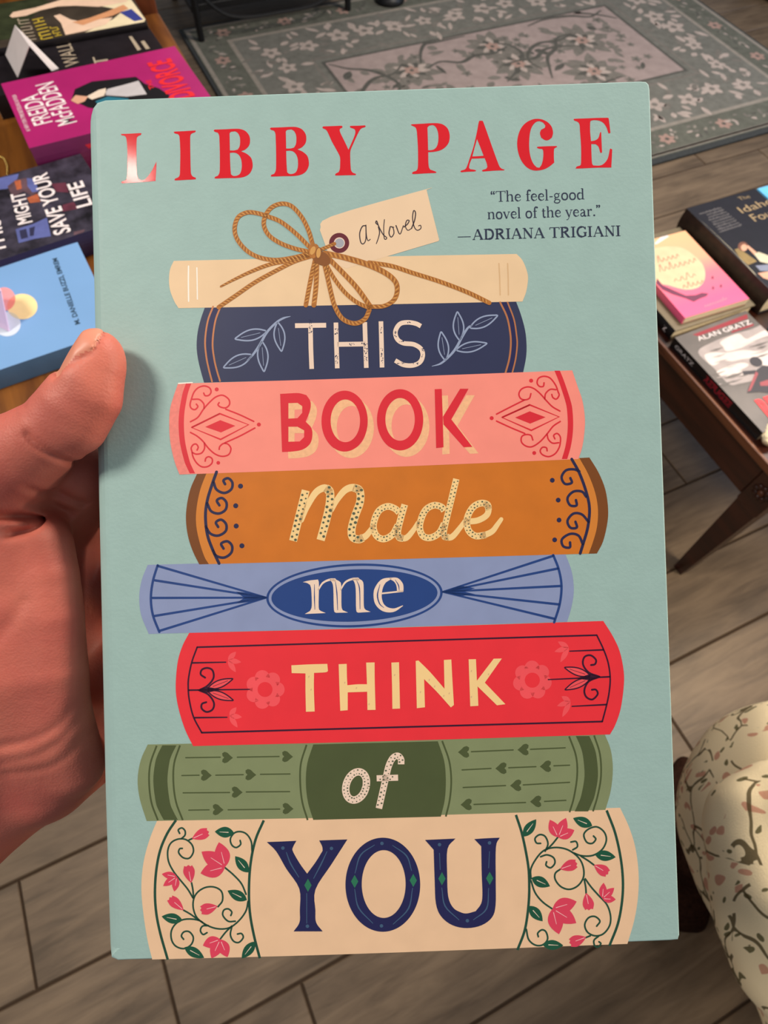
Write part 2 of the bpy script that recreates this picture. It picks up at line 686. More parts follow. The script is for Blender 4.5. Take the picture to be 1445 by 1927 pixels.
# ---- author's name in red foil
a.fr(220, 220, 6.0208)
a.poly([(45, 195), (60, 193), (160, 190), (265, 184), (278, 192), (270, 206), (245, 216), (226, 235), (222, 300), (222, 450), (226, 600), (232, 660), (245, 700),
        (275, 716), (315, 708), (355, 668), (395, 610), (428, 545), (448, 505), (445, 600), (438, 726), (330, 736), (220, 744), (110, 750), (62, 754), (48, 744), (55, 730),
        (90, 722), (108, 700), (115, 640), (118, 500), (118, 380), (112, 280), (104, 235), (85, 215), (55, 210)], c_red, 2)
for d in ((0, 0),):
    a.poly([(645, 175), (655, 167), (760, 162), (880, 155), (892, 163), (885, 174), (850, 188), (832, 215), (830, 300), (832, 450), (836, 600), (842, 650), (862, 676),
            (892, 688), (895, 700), (885, 708), (780, 714), (668, 720), (652, 714), (658, 700), (695, 685), (712, 655), (716, 560), (718, 400), (712, 260), (706, 215), (690, 195), (655, 188)], c_red, 2)


def glyphB(ox, oy):
    o = [(288, 132), (298, 122), (420, 118), (520, 113), (590, 116), (650, 140), (690, 190), (700, 245), (690, 300), (650, 345), (600, 368), (660, 395), (710, 440), (728, 500),
         (726, 560), (695, 620), (640, 655), (560, 670), (440, 672), (312, 676), (298, 668), (305, 656), (335, 645), (352, 615), (358, 560), (358, 400), (354, 250), (350, 190), (335, 158), (300, 146)]
    h1 = [(468, 165), (485, 148), (530, 142), (560, 160), (582, 200), (588, 250), (582, 310), (560, 348), (520, 358), (472, 358)]
    h2 = [(472, 386), (520, 384), (560, 398), (592, 440), (606, 500), (604, 570), (585, 622), (550, 644), (510, 646), (484, 628), (478, 560), (474, 470)]
    f = lambda q: [(x + ox, y + oy) for x, y in q]
    a.poly(f(o), c_red, 2, [f(h1), f(h2)])


a.fr(460, 220, 6.0208)
glyphB(0, 0)
glyphB(-637, 22)
a.poly([(882, 118), (892, 108), (1000, 104), (1100, 100), (1112, 110), (1105, 124), (1085, 132), (1078, 150), (1090, 190), (1135, 280), (1178, 372), (1215, 290), (1248, 210),
        (1256, 165), (1246, 138), (1200, 122), (1194, 110), (1205, 102), (1290, 100), (1365, 96), (1373, 106), (1365, 116), (1330, 128), (1305, 152), (1270, 220), (1230, 310), (1200, 385),
        (1198, 470), (1202, 560), (1208, 605), (1228, 632), (1262, 645), (1262, 654), (1250, 660), (1140, 662), (1040, 664), (1026, 655), (1035, 642), (1066, 626), (1080, 590), (1084, 520), (1080, 450),
        (1040, 370), (990, 280), (950, 190), (925, 148), (890, 130)], c_red, 2)
a.fr(760, 210, 6.0208)
a.poly([(80, 152), (92, 144), (200, 138), (300, 132), (380, 132), (440, 146), (490, 185), (515, 245), (517, 310), (500, 365), (455, 415), (395, 445), (320, 458), (275, 460), (276, 560), (282, 625),
        (298, 658), (350, 676), (370, 686), (360, 696), (260, 700), (110, 708), (92, 698), (102, 684), (138, 672), (155, 645), (160, 560), (158, 400), (148, 250), (142, 205), (128, 178), (92, 160)], c_red, 2,
       [[(266, 180), (285, 160), (325, 154), (355, 170), (380, 215), (390, 275), (388, 340), (372, 395), (340, 428), (300, 438), (274, 438), (270, 300)]])
a.poly([(848, 118), (860, 104), (888, 104), (900, 122), (950, 260), (1010, 430), (1065, 580), (1085, 625), (1110, 648), (1140, 656), (1135, 666), (1020, 670), (895, 680), (882, 670), (895, 660),
        (930, 648), (945, 625), (935, 580), (914, 528), (768, 534), (745, 590), (737, 635), (750, 652), (800, 660), (818, 668), (805, 678), (720, 682), (650, 688), (638, 678), (650, 668), (690, 655),
        (712, 625), (745, 530), (790, 390), (825, 240)], c_red, 2, [[(828, 312), (860, 390), (902, 500), (850, 505), (775, 508), (800, 410)]])
a.fr(960, 210, 6.0208)
a.poly([(390, 185), (398, 160), (370, 125), (330, 108), (290, 120), (250, 165), (225, 235), (215, 330), (216, 430), (232, 520), (262, 590), (300, 632), (330, 636), (355, 600), (372, 530), (374, 450),
        (362, 425), (315, 418), (302, 406), (315, 398), (430, 392), (525, 390), (532, 400), (510, 412), (496, 430), (494, 510), (498, 578), (440, 625), (380, 655), (310, 668), (245, 662), (180, 625),
        (125, 555), (92, 470), (78, 370), (90, 270), (125, 185), (180, 125), (250, 90), (310, 82), (370, 92), (430, 125), (470, 175), (485, 240), (472, 295), (430, 324), (390, 322), (350, 295), (336, 245), (350, 205)], c_red, 2)
a.poly([(718, 92), (730, 82), (840, 78), (980, 72), (1105, 70), (1115, 80), (1125, 150), (1135, 240), (1122, 248), (1110, 240), (1090, 180), (1055, 130), (1010, 105), (950, 97), (912, 105), (905, 130), (905, 230),
        (915, 335), (965, 325), (1000, 295), (1018, 235), (1030, 232), (1034, 330), (1040, 460), (1030, 470), (1018, 460), (1000, 400), (968, 370), (918, 368), (920, 470), (926, 580), (940, 610), (1010, 612),
        (1060, 590), (1105, 530), (1128, 430), (1140, 420), (1155, 430), (1150, 540), (1145, 628), (1135, 634), (980, 636), (760, 646), (744, 636), (755, 622), (790, 612), (802, 580), (802, 400), (790, 220), (785, 150), (765, 118), (730, 104)], c_red, 2)

# ---- blurb in serif type, drawn stroke by stroke
GL = {
    'T': (.86, [('n', [(.02, .97), (.84, .97)]), ('n', [(.03, .97), (.03, .78)]), ('n', [(.83, .97), (.83, .78)]), ('t', [(.43, 0), (.43, .97)]), ('n', [(.25, .02), (.61, .02)])]),
    'h': (.74, [('t', [(.16, 0), (.16, 1.03)]), ('n', [(.03, 1.02), (.16, 1.02)]), ('n', [(.18, .48), (.3, .62), (.44, .64)]), ('t', [(.42, .64), (.54, .56), (.56, .38), (.56, 0)]), ('n', [(.03, .02), (.29, .02)]), ('n', [(.43, .02), (.69, .02)])]),
    'n': (.74, [('t', [(.16, 0), (.16, .64)]), ('n', [(.03, .63), (.16, .63)]), ('n', [(.18, .48), (.3, .62), (.44, .64)]), ('t', [(.42, .64), (.54, .56), (.56, .38), (.56, 0)]), ('n', [(.03, .02), (.29, .02)]), ('n', [(.43, .02), (.69, .02)])]),
    'r': (.54, [('t', [(.16, 0), (.16, .64)]), ('n', [(.03, .63), (.16, .63)]), ('n', [(.18, .46), (.28, .6), (.4, .63)]), ('b', [(.4, .6), (.42, .58)]), ('n', [(.03, .02), (.32, .02)])]),
    'e': (.62, [('n', [(.12, .36), (.52, .36)]), ('m', [(.52, .36), (.5, .52), (.4, .62), (.3, .64)]), ('t', [(.32, .64), (.16, .54), (.1, .33), (.16, .12), (.32, .01)]), ('n', [(.3, .01), (.46, .05), (.55, .16)])]),
    'o': (.68, [('t', [(.33, .64), (.16, .56), (.09, .32), (.16, .08), (.33, 0)]), ('t', [(.33, .64), (.5, .56), (.57, .32), (.5, .08), (.33, 0)])]),
    'd': (.74, [('t', [(.32, .63), (.15, .55), (.09, .32), (.15, .08), (.3, .01)]), ('n', [(.3, .63), (.46, .58), (.52, .46)]), ('n', [(.28, .01), (.44, .06), (.52, .2)]), ('t', [(.53, 0), (.53, 1.03)]), ('n', [(.4, 1.02), (.53, 1.02)]), ('n', [(.53, .02), (.68, .02)])]),
    'l': (.36, [('t', [(.17, 0), (.17, 1.03)]), ('n', [(.04, 1.02), (.17, 1.02)]), ('n', [(.03, .02), (.31, .02)])]),
    'f': (.42, [('t', [(.19, 0), (.19, .8), (.25, .97), (.36, 1.02)]), ('b', [(.4, .97), (.41, .96)]), ('n', [(.05, .62), (.38, .62)]), ('n', [(.05, .02), (.36, .02)])]),
    'g': (.64, [('m', ell(.28, .43, .18, .19, 16) + [(.46, .43)]), ('n', [(.42, .58), (.56, .64)]), ('m', [(.2, .25), (.12, .16), (.18, .08), (.42, .05), (.55, -.06), (.46, -.24), (.26, -.28), (.08, -.2), (.1, -.06), (.2, .06)])]),
    'v': (.66, [('t', [(.1, .63), (.32, 0)]), ('n', [(.32, 0), (.55, .63)]), ('n', [(0, .63), (.22, .63)]), ('n', [(.44, .63), (.66, .63)])]),
    'y': (.66, [('t', [(.1, .63), (.34, 0)]), ('n', [(.55, .63), (.32, -.06), (.2, -.26), (.08, -.28)]), ('n', [(0, .63), (.22, .63)]), ('n', [(.44, .63), (.66, .63)])]),
    't': (.44, [('t', [(.19, .84), (.19, .14), (.26, .02), (.38, .05)]), ('n', [(.05, .62), (.38, .62)])]),
    'a': (.64, [('m', [(.12, .52), (.2, .62), (.34, .63), (.44, .52)]), ('t', [(.44, .52), (.44, .1), (.5, .02), (.6, .05)]), ('m', [(.44, .38), (.2, .3), (.11, .17), (.17, .03), (.3, .02), (.44, .14)])]),
    'A': (.94, [('n', [(.1, 0), (.44, 1.0)]), ('t', [(.45, 1.0), (.8, 0)]), ('n', [(.22, .33), (.64, .33)]), ('n', [(0, .02), (.22, .02)]), ('n', [(.62, .02), (.94, .02)])]),
    'D': (.92, [('t', [(.2, 0), (.2, .98)]), ('m', [(.2, .97), (.45, .96)]), ('t', [(.42, .96), (.68, .86), (.8, .5), (.68, .13), (.42, .03)]), ('m', [(.2, .03), (.45, .03)]), ('n', [(.03, .98), (.2, .98)]), ('n', [(.03, .02), (.2, .02)])]),
    'R': (.9, [('t', [(.2, 0), (.2, .98)]), ('m', [(.2, .97), (.42, .96)]), ('t', [(.4, .96), (.62, .88), (.64, .66), (.42, .52)]), ('m', [(.2, .51), (.45, .51)]), ('t', [(.42, .5), (.74, .02)]), ('n', [(.03, .98), (.2, .98)]), ('n', [(.03, .02), (.37, .02)]), ('n', [(.66, .02), (.88, .02)])]),
    'I': (.46, [('t', [(.22, 0), (.22, .98)]), ('n', [(.03, .98), (.41, .98)]), ('n', [(.03, .02), (.41, .02)])]),
    'N': (.94, [('n', [(.17, 0), (.17, .97)]), ('t', [(.17, .97), (.76, .03)]), ('n', [(.76, 0), (.76, .97)]), ('n', [(.03, .98), (.22, .98)]), ('n', [(.6, .98), (.92, .98)]), ('n', [(.03, .02), (.31, .02)])]),
    'G': (.92, [('m', [(.76, .78), (.66, .94), (.46, .99)]), ('t', [(.48, .99), (.22, .86), (.1, .5), (.22, .14), (.48, .01)]), ('m', [(.46, .01), (.66, .07), (.76, .16)]), ('t', [(.76, .06), (.76, .42)]), ('n', [(.6, .43), (.9, .43)]), ('n', [(.78, .98), (.78, .72)])]),
    '-': (.4, [('m', [(.05, .33), (.33, .33)])]),
    '.': (.3, [('b', [(.13, .06), (.15, .06)])]),
    '\u201c': (.46, [('b', [(.1, .78), (.11, .76)]), ('m', [(.07, .8), (.09, .92), (.16, 1.0)]), ('b', [(.3, .78), (.31, .76)]), ('m', [(.27, .8), (.29, .92), (.36, 1.0)])]),
    '\u201d': (.46, [('b', [(.11, .96), (.12, .95)]), ('m', [(.15, .96), (.14, .86), (.06, .76)]), ('b', [(.31, .96), (.32, .95)]), ('m', [(.35, .96), (.34, .86), (.26, .76)])]),
    '\u2014': (1.25, [('n', [(.02, .3), (1.12, .3)])]),
    ' ': (.36, []),
}


def serif(txt, p0, p1, cap, m, lay, wt=(.135, .095, .06, .17), gap=0.0):
    tot = sum(GL[ch][0] + gap for ch in txt)
    p0, p1 = cl(*p0), cl(*p1)
    d = (p1 - p0)
    sx = np.linalg.norm(d) / tot
    d /= np.linalg.norm(d)
    n = np.array([-d[1], d[0]])
    h = cap * PXM
    x = 0.0
    for ch in txt:
        wdt, ss = GL[ch]
        for kind, pts in ss:
            wd = wt['tmnb'.index(kind)] * h
            q = [p0 + d * (x + px_) * sx + n * py_ * h for px_, py_ in pts]
            stroke(A, q, wd, m, a.fn(lay), 4 if len(q) > 2 else 0, kind == 'b')
        x += wdt + gap


serif('\u201cThe feel-good', (923, 380), (1101, 375), 20, c_ink, 2)
serif('novel of the year.\u201d', (917, 412.5), (1131, 406), 20, c_ink, 2)
serif('\u2014ADRIANA TRIGIANI', (861, 452), (1169, 444), 19.5, c_ink, 2, (.19, .12, .075, .2), .02)

# ---- kraft tag with its eyelet and handwriting
a.fr(580, 350, 4.8167)
a.poly([(105, 400), (205, 278), (1060, 32), (1072, 36), (1187, 490), (1180, 500), (345, 748), (210, 690)], c_tag, 4)
a.dot(280, 517, 91, c_burg, 5)
a.dot(282, 517, 50, c_pale, 6)
a.dot(283, 518, 42, c_grom, 7)
for q in ([(520, 360), (490, 368), (466, 430), (475, 508), (500, 525), (522, 480), (522, 352), (526, 440), (540, 495), (562, 484)],
          [(636, 372), (646, 420), (636, 470), (617, 523)], [(628, 350), (612, 335), (620, 318), (640, 370), (678, 440), (710, 468), (702, 484), (688, 470), (684, 380), (690, 305)],
          [(742, 372), (732, 430), (752, 464), (776, 430), (768, 380), (745, 368), (775, 375)], [(795, 360), (830, 437), (862, 360)],
          [(868, 372), (900, 345), (914, 315), (892, 315), (880, 365), (902, 402), (936, 385)], [(936, 385), (964, 310), (972, 245), (955, 225), (945, 290), (960, 370), (988, 402), (1020, 385), (1018, 358), (1000, 362)]):
    a.st(q, [11, 8], c_pen, 5)

# ---- the printed stack of books: bodies
a.fr(0, 0, 1)
a.poly([(327, 491), (320, 507), (318, 526), (320, 546), (328, 567), (336, 580), (660, 574), (983, 567.5), (990, 549), (993.5, 525), (991, 509), (983, 490), (972, 478), (650, 484)], c_cream, 3)
a.poly([(386, 577), (378, 600), (372, 625), (370, 650), (372, 672), (377, 695), (384, 720), (680, 712), (984, 702), (989.5, 674), (990.7, 650), (988, 622), (980, 592), (970.4, 566), (680, 572)], c_navy, 2)
a.poly([(401, 576), (391, 604), (386, 640), (388, 670), (393, 695), (399, 718), (414, 718), (408, 697), (403, 675), (400, 645), (405, 605), (415, 576)], c_navyd, 2.5)
a.poly([(941, 568), (954, 597), (960, 627), (961, 650), (958, 676), (951, 702), (964, 702), (970, 676), (973, 650), (972, 632), (967, 601), (955, 568)], c_navyd, 2.5)
for q, wd in (([(401, 577), (391, 604), (386, 640), (388, 670), (393, 695), (399, 718)], 3.2), ([(415, 577), (405, 605), (400, 645), (403, 675), (408, 697), (414, 717)], 3.2),
              ([(941, 569), (954, 597), (960, 627), (961, 650), (958, 676), (951, 702)], 3.4), ([(955, 569), (967, 601), (972, 632), (973, 650), (970, 676), (964, 701)], 2.8)):
    a.st(q, wd, c_copper, 3.2)
a.poly([(335, 722), (327, 745), (320, 770), (318.5, 799), (320, 828), (325, 855), (331, 876), (338, 893), (700, 880), (1088, 864), (1095, 843), (1099, 818), (1100.5, 789), (1096, 755), (1087, 728), (1076.5, 697), (700, 711)], c_pink, 4)
a.poly([(335, 722), (327, 745), (320, 770), (318.5, 799), (320, 828), (325, 855), (331, 876), (338, 893), (360, 891), (350, 866), (343, 835), (340, 804), (341, 776), (347, 748), (354, 722)], c_pinkd, 4.5)
a.st([(354.8, 501), (354.5, 530), (355, 567)], 2.6, c_glint, 4.2, 0)  # glint on the clear embossed lines, painted as white strokes
a.st([(370.5, 504), (371, 530), (371.5, 563)], 2.2, c_glint, 4.2, 0)
a.st([(938.6, 496), (940, 520), (941, 555)], 2.4, c_tan, 4.2, 0)  # matching clear embossed lines outside the glint, their shade painted tan
a.st([(955, 496), (956, 520), (956.5, 555)], 2.4, c_tan, 4.2, 0)
a.st([(336, 721.6), (362, 720)], 2.2, c_glint, 5, 0)  # painted glint on the pink book's top edge
a.poly([(372, 889), (358, 921), (351, 956), (350.3, 985), (355, 1014), (364, 1040), (375, 1062), (750, 1052), (1123, 1041.5), (1134.5, 1019), (1142.5, 985), (1144, 957), (1139, 922), (1126.5, 890), (1109, 861), (740, 878)], c_must, 3)
a.poly([(372, 889), (358, 921), (351, 956), (350.3, 985), (355, 1014), (364, 1040), (375, 1062), (393, 1061.5), (384, 1046), (374, 1014), (369, 985), (370, 956), (377, 921), (390, 887)], c_brown, 3.4)
a.poly([(1123, 1041.5), (1134.5, 1019), (1142.5, 985), (1144, 957), (1139, 922), (1126.5, 890), (1109, 861), (1090, 862), (1107, 893), (1120, 928), (1125, 960), (1123, 992), (1115.5, 1020), (1107.5, 1042)], c_brown, 3.4)
a.poly([(390, 887), (377, 921), (370, 956), (369, 985), (374, 1014), (384, 1046), (393, 1061.5), (412, 1061), (400, 1036), (390, 1005), (387, 970), (390, 941), (399, 912), (407, 887)], c_mustl, 3.4)
a.poly([(1090, 862), (1107, 893), (1120, 928), (1125, 960), (1123, 992), (1115.5, 1020), (1107.5, 1042), (1091, 1042), (1098, 1020), (1106, 991), (1109, 957), (1103, 925), (1090, 890), (1075, 863)], c_mustl, 3.4)
a.poly([(278, 1063), (267, 1090.5), (262, 1122), (265.5, 1157), (280, 1193), (670, 1182), (1067, 1170), (1075.5, 1141), (1079.6, 1110), (1075.5, 1075), (1063, 1041), (670, 1052)], c_blue, 2)
a.poly([(356, 1191), (344, 1214), (335, 1242.5), (331, 1279), (331.6, 1309), (338, 1341), (349, 1374.6), (363.5, 1404), (750, 1394), (1147.6, 1382), (1157.6, 1364), (1167.6, 1334), (1173.4, 1293), (1173.4, 1263), (1166, 1226), (1152.6, 1196.5), (1135, 1168.5), (740, 1181)], c_rose, 3)
a.poly([(278, 1401), (265, 1430), (259, 1466), (263, 1503), (276, 1545), (700, 1537), (1139, 1524), (1149, 1488), (1153, 1447.5), (1149, 1411), (1137, 1380), (700, 1392)], c_green, 2)
a.poly([(297, 1541), (282, 1578), (270, 1623), (266, 1671), (270, 1721), (278, 1771), (286.5, 1805.5), (640, 1796), (1180.5, 1776.2), (1193.5, 1731), (1200.5, 1686.5), (1201.3, 1640), (1195, 1593), (1183, 1555), (1166.7, 1520), (740, 1532)], c_cream2, 1)

# ---- navy book: sprigs and THIS
a.fr(310, 470, 5.78)
a.st([(1365, 725), (1290, 745), (1210, 795), (1110, 900), (1030, 1040), (960, 1140), (900, 1205)], [6, 22, 24, 26, 28, 24, 16], c_leafb, 4)
for b, t, wd in (((1105, 888), (765, 970), 115), ((1228, 792), (1270, 1105), 115), ((1055, 1000), (1080, 1325), 112), ((945, 1145), (640, 1282), 118)):
    a.leaf_line(b, t, wd, 16, c_leafb, 4)
a.fr(790, 470, 6.568)
a.st([(150, 1440), (260, 1405), (370, 1310), (450, 1210), (520, 1080), (590, 970), (640, 935)], [6, 24, 28, 32, 30, 26, 20], c_leafb, 4)
for b, t, wd in (((315, 1365), (262, 1015), 125), ((490, 1115), (463, 768), 128), ((620, 965), (960, 812), 122), ((450, 1240), (828, 1158), 118)):
    a.leaf_line(b, t, wd, 18, c_leafb, 4)
a.fr(540, 580, 5.1607)
a.st([(78, 170), (380, 166)], 46, c_pale, 5, 0, False)
a.st([(228, 180), (232, 390), (240, 590)], 44, c_pale, 5, 0, False)
a.st([(475, 140), (480, 360), (488, 584)], 44, c_pale, 5, 0, False)
a.st([(755, 136), (762, 360), (770, 580)], 44, c_pale, 5, 0, False)
a.st([(490, 352), (760, 348)], 46, c_pale, 5, 0, False)
a.st([(912, 128), (918, 360), (923, 576)], 44, c_pale, 5, 0, False)
a.st([(1300, 175), (1250, 150), (1170, 138), (1095, 155), (1053, 225), (1070, 300), (1130, 340), (1230, 352), (1300, 395), (1318, 460), (1290, 525), (1220, 556), (1130, 550), (1050, 508)], 44, c_pale, 5, 6, False)
rnd = random.Random(4)
for (x, y, h, sx) in ((228, 175, 150, 14), (480, 225, 60, 14), (484, 480, 110, 14), (765, 430, 170, 15), (915, 210, 60, 8), (920, 460, 150, 10), (630, 352, 20, 25), (745, 345, 20, 22), (1050, 250, 60, 12), (1110, 322, 14, 26), (1320, 440, 100, 12), (1105, 535, 16, 45), (1180, 135, 12, 22), (1250, 535, 14, 25)):
    for k in range(int(4 + h * sx / 140)):
        xx, yy = x + rnd.uniform(-sx, sx), y + rnd.uniform(-h / 2, h / 2)
        r = rnd.uniform(3, 7)
        a.poly([(xx + r * rnd.uniform(.5, 1.2) * math.cos(q * 1.05), yy + r * rnd.uniform(.5, 1.5) * math.sin(q * 1.05)) for q in range(6)], c_navy, 6)

# ---- pink book: ornaments and BOOK
a.fr(310, 710, 7.225)
a.band([(325, 84), (290, 180), (265, 280), (232, 480), (225, 680), (245, 900), (300, 1130), (335, 1220), (377, 1306)], 72, c_crim, 5)
for q in ([(350, 605), (450, 545), (530, 430), (620, 330), (700, 265), (790, 245), (870, 300), (880, 370), (830, 415), (760, 405), (725, 375), (740, 345)],
          [(535, 420), (530, 360), (470, 302), (378, 300)],
          [(530, 215), (550, 250), (600, 245), (630, 200), (610, 145), (540, 118), (460, 140), (400, 200), (365, 290), (345, 370), (360, 420), (410, 440), (450, 400), (430, 365)],
          [(830, 435), (1020, 510), (1210, 600)],
          [(350, 750), (440, 800), (520, 870), (590, 960), (680, 1040), (780, 1075), (870, 1050), (900, 970), (860, 910), (800, 900), (750, 940), (740, 980)],
          [(540, 900), (540, 970), (500, 1030), (430, 1045), (380, 1025)],
          [(440, 990), (455, 950), (430, 910), (390, 915), (360, 960), (370, 1010), (385, 1080), (430, 1160), (500, 1215), (580, 1215), (640, 1170), (645, 1110), (600, 1080), (560, 1100), (550, 1140)],
          [(820, 890), (1020, 800), (1225, 690)]):
    a.st(q, 21, c_crim, 5)
a.st([(365, 683), (750, 495), (1140, 645), (760, 845)], 24, c_crim, 5, 0, False, True)
a.poly([(550, 675), (755, 583), (960, 660), (765, 750)], c_crim, 5)
for q in ((707, 165, 27), (1280, 643, 27), (728, 1163, 25)):
    a.dot(*q, c_crim, 5)
a.fr(900, 690, 6.881)
a.band([(1020, 52), (1068, 170), (1110, 290), (1155, 430), (1180, 540), (1192, 720), (1185, 880), (1160, 1040), (1115, 1196)], 70, c_crim, 5)
for q in ([(1055, 575), (960, 520), (880, 440), (800, 350), (720, 285), (640, 262), (560, 290), (525, 350), (545, 410), (600, 430), (660, 410), (680, 350)],
          [(600, 430), (420, 520), (235, 615)], [(860, 420), (870, 350), (930, 295), (1005, 298)],
          [(850, 210), (840, 255), (790, 255), (760, 210), (780, 150), (850, 125), (930, 150), (1000, 240), (1030, 320), (1045, 370), (1010, 420), (965, 400), (950, 360)],
          [(1060, 710), (970, 770), (890, 870), (800, 970), (700, 1035), (620, 1030), (560, 980), (560, 910), (610, 880), (680, 890), (705, 950)],
          [(235, 705), (420, 790), (600, 865)], [(890, 870), (905, 940), (960, 990), (1040, 985)],
          [(990, 935), (975, 890), (1020, 865), (1060, 910), (1060, 990), (1040, 1060), (990, 1130), (910, 1165), (830, 1140), (800, 1090), (830, 1045), (880, 1050), (890, 1090)]):
    a.st(q, 20, c_crim, 5)
a.st([(305, 658), (665, 495), (1045, 650), (685, 825)], 23, c_crim, 5, 0, False, True)
a.poly([(475, 660), (665, 578), (870, 655), (670, 738)], c_crim, 5)
for q in ((683, 182, 26), (172, 667, 26), (723, 1118, 25)):
    a.dot(*q, c_crim, 5)
a.fr(510, 720, 3.6125)
Bo = [(62, 77), (130, 73), (190, 72), (240, 85), (268, 130), (265, 190), (235, 265), (275, 310), (280, 370), (262, 420), (215, 455), (150, 468), (75, 472), (68, 270)]
Bh = [[(118, 140), (180, 138), (212, 160), (212, 205), (180, 242), (118, 245)], [(118, 300), (180, 300), (225, 325), (225, 370), (195, 400), (118, 402)]]
K1 = [(1112, 45), (1160, 43), (1167, 240), (1172, 440), (1122, 445)]
K2 = [(1168, 232), (1285, 42), (1342, 42), (1225, 250), (1368, 437), (1310, 440), (1172, 285)]
for lay, m, dx, dy in ((5, c_peach, 42, 44), (6, c_crim, 0, 0)):
    f = lambda q: [(x + dx, y + dy) for x, y in q]
    a.poly(f(Bo), m, lay, [f(h) for h in Bh])
    a.poly(f(ell(500, 262, 157, 207, 36)), m, lay, [f(ell(505, 260, 100, 145, 30))])
    a.poly(f(ell(877, 253, 157, 208, 36)), m, lay, [f(ell(877, 250, 100, 145, 30))])
    a.poly(f(K1), m, lay)
    a.poly(f(K2), m, lay)

# ---- mustard book: scrolls and Made
a.fr(300, 680, 3.4405)
a.st([(370, 716), (340, 800), (310, 900), (298, 1000), (310, 1120), (345, 1220), (386, 1308)], 19, c_swirl, 5)
for q in ([(350, 780), (370, 830), (420, 852), (465, 828), (472, 785), (445, 757), (415, 770), (425, 795)], [(310, 920), (335, 970), (385, 985), (428, 960), (434, 915), (405, 885), (372, 900), (388, 932)],
          [(300, 1070), (330, 1115), (380, 1128), (428, 1100), (432, 1055), (400, 1025), (366, 1042), (380, 1072)], [(345, 1225), (370, 1260), (420, 1270), (464, 1240), (470, 1195), (440, 1165), (400, 1180), (415, 1212)]):
    a.st(q, 17, c_swirl, 5)
for x, y in ((525, 808), (494, 935), (497, 1066), (534, 1194)):
    a.dot(x, y, 16, c_swirl, 5)
a.fr(700, 680, 3.1413)
a.st([(1180, 578), (1225, 660), (1265, 770), (1285, 870), (1275, 980), (1250, 1070), (1230, 1135)], 17, c_swirl, 5)
for q in ([(1225, 650), (1190, 638), (1145, 645), (1120, 685), (1140, 724), (1180, 718), (1172, 690)], [(1265, 800), (1240, 770), (1190, 770), (1155, 808), (1170, 850), (1208, 852), (1205, 820)],
          [(1280, 950), (1240, 905), (1190, 900), (1155, 942), (1172, 983), (1210, 982), (1202, 948)], [(1245, 1080), (1220, 1030), (1170, 1020), (1122, 1052), (1130, 1093), (1168, 1100), (1170, 1070)]):
    a.st(q, 15, c_swirl, 5)
for x, y in ((1065, 703), (1100, 820), (1105, 938), (1079, 1055)):
    a.dot(x, y, 14, c_swirl, 5)


def dotted(P, wd, dots, lay, base, step, r, rows=2, caps=False):
    a.st(P, wd, base, lay, 6, caps)
    C = np.array(catmull([np.array(p, float) for p in P], 6))
    d = np.concatenate([[0], np.cumsum(np.linalg.norm(np.diff(C, axis=0), axis=1))])
    x, j = step, 0
    while x < d[-1] - step * .5:
        c0 = np.array([np.interp(x, d, C[:, k]) for k in (0, 1)])
        c1 = np.array([np.interp(min(x + 3, d[-1]), d, C[:, k]) for k in (0, 1)])
        t = (c1 - c0) / (np.linalg.norm(c1 - c0) + 1e-9)
        n = np.array([-t[1], t[0]])
        off = ((j % rows) / (rows - 1) - .5) * wd * .5 + rnd.uniform(-2, 2)
        p = c0 + n * off
        rr = r * rnd.uniform(.7, 1.25)
        a.poly(ell(p[0], p[1], rr, rr * rnd.uniform(.75, 1.0), 8), dots, lay + 1)
        x += step * rnd.uniform(.85, 1.15)
        j += 1


a.fr(530, 890, 3.3605)
Mk = dict(dots=c_dotg, base=c_vanil, lay=5)
a.st([(125, 300), (160, 215), (215, 125), (270, 95), (300, 118)], [30, 36, 42, 46, 50], c_vanil, 5, 6)
a.st([(315, 235), (350, 170), (400, 110), (450, 92), (490, 110)], [30, 36, 42, 46, 50], c_vanil, 5, 6)
dotted([(152, 110), (112, 270), (72, 430)], 50, step=17, r=8, **Mk)
dotted([(278, 95), (305, 120), (303, 200), (278, 310), (246, 425)], 52, step=17, r=9, **Mk)
dotted([(452, 92), (492, 110), (496, 180), (465, 270), (443, 350), (448, 405), (485, 420), (515, 410)], 50, step=17, r=9, **Mk)
a.st([(485, 420), (530, 400), (560, 365), (580, 335)], [46, 40, 34, 30], c_vanil, 5, 6)
a.st([(740, 405), (785, 412), (830, 365), (862, 315)], [40, 38, 32, 28], c_vanil, 5, 6)
a.st([(1030, 405), (1075, 405), (1125, 350), (1165, 295)], [40, 38, 32, 28], c_vanil, 5, 6)
dotted([(742, 250), (715, 225), (665, 212), (610, 245), (580, 330), (598, 395), (645, 418), (700, 390), (735, 330)], 42, step=12, r=5, **Mk)
dotted([(778, 200), (752, 290), (734, 370), (742, 408), (770, 415)], 42, step=12, r=5, **Mk)
dotted([(1028, 240), (1010, 215), (960, 205), (905, 240), (873, 330), (890, 395), (938, 410), (995, 380), (1028, 320)], 42, step=12, r=5, **Mk)
dotted([(1104, 38), (1072, 170), (1045, 280), (1024, 375), (1035, 405), (1060, 405)], 40, step=12, r=5, **Mk)
a.st([(1170, 308), (1240, 300), (1295, 268), (1308, 225), (1290, 198)], 38, c_vanil, 5, 6)
dotted([(1308, 235), (1300, 200), (1255, 192), (1205, 222), (1172, 290), (1180, 360), (1225, 398), (1290, 392)], 42, step=12, r=5, **Mk)
a.st([(1270, 398), (1330, 370), (1365, 325), (1388, 293)], [40, 36, 30, 26], c_vanil, 5, 6)

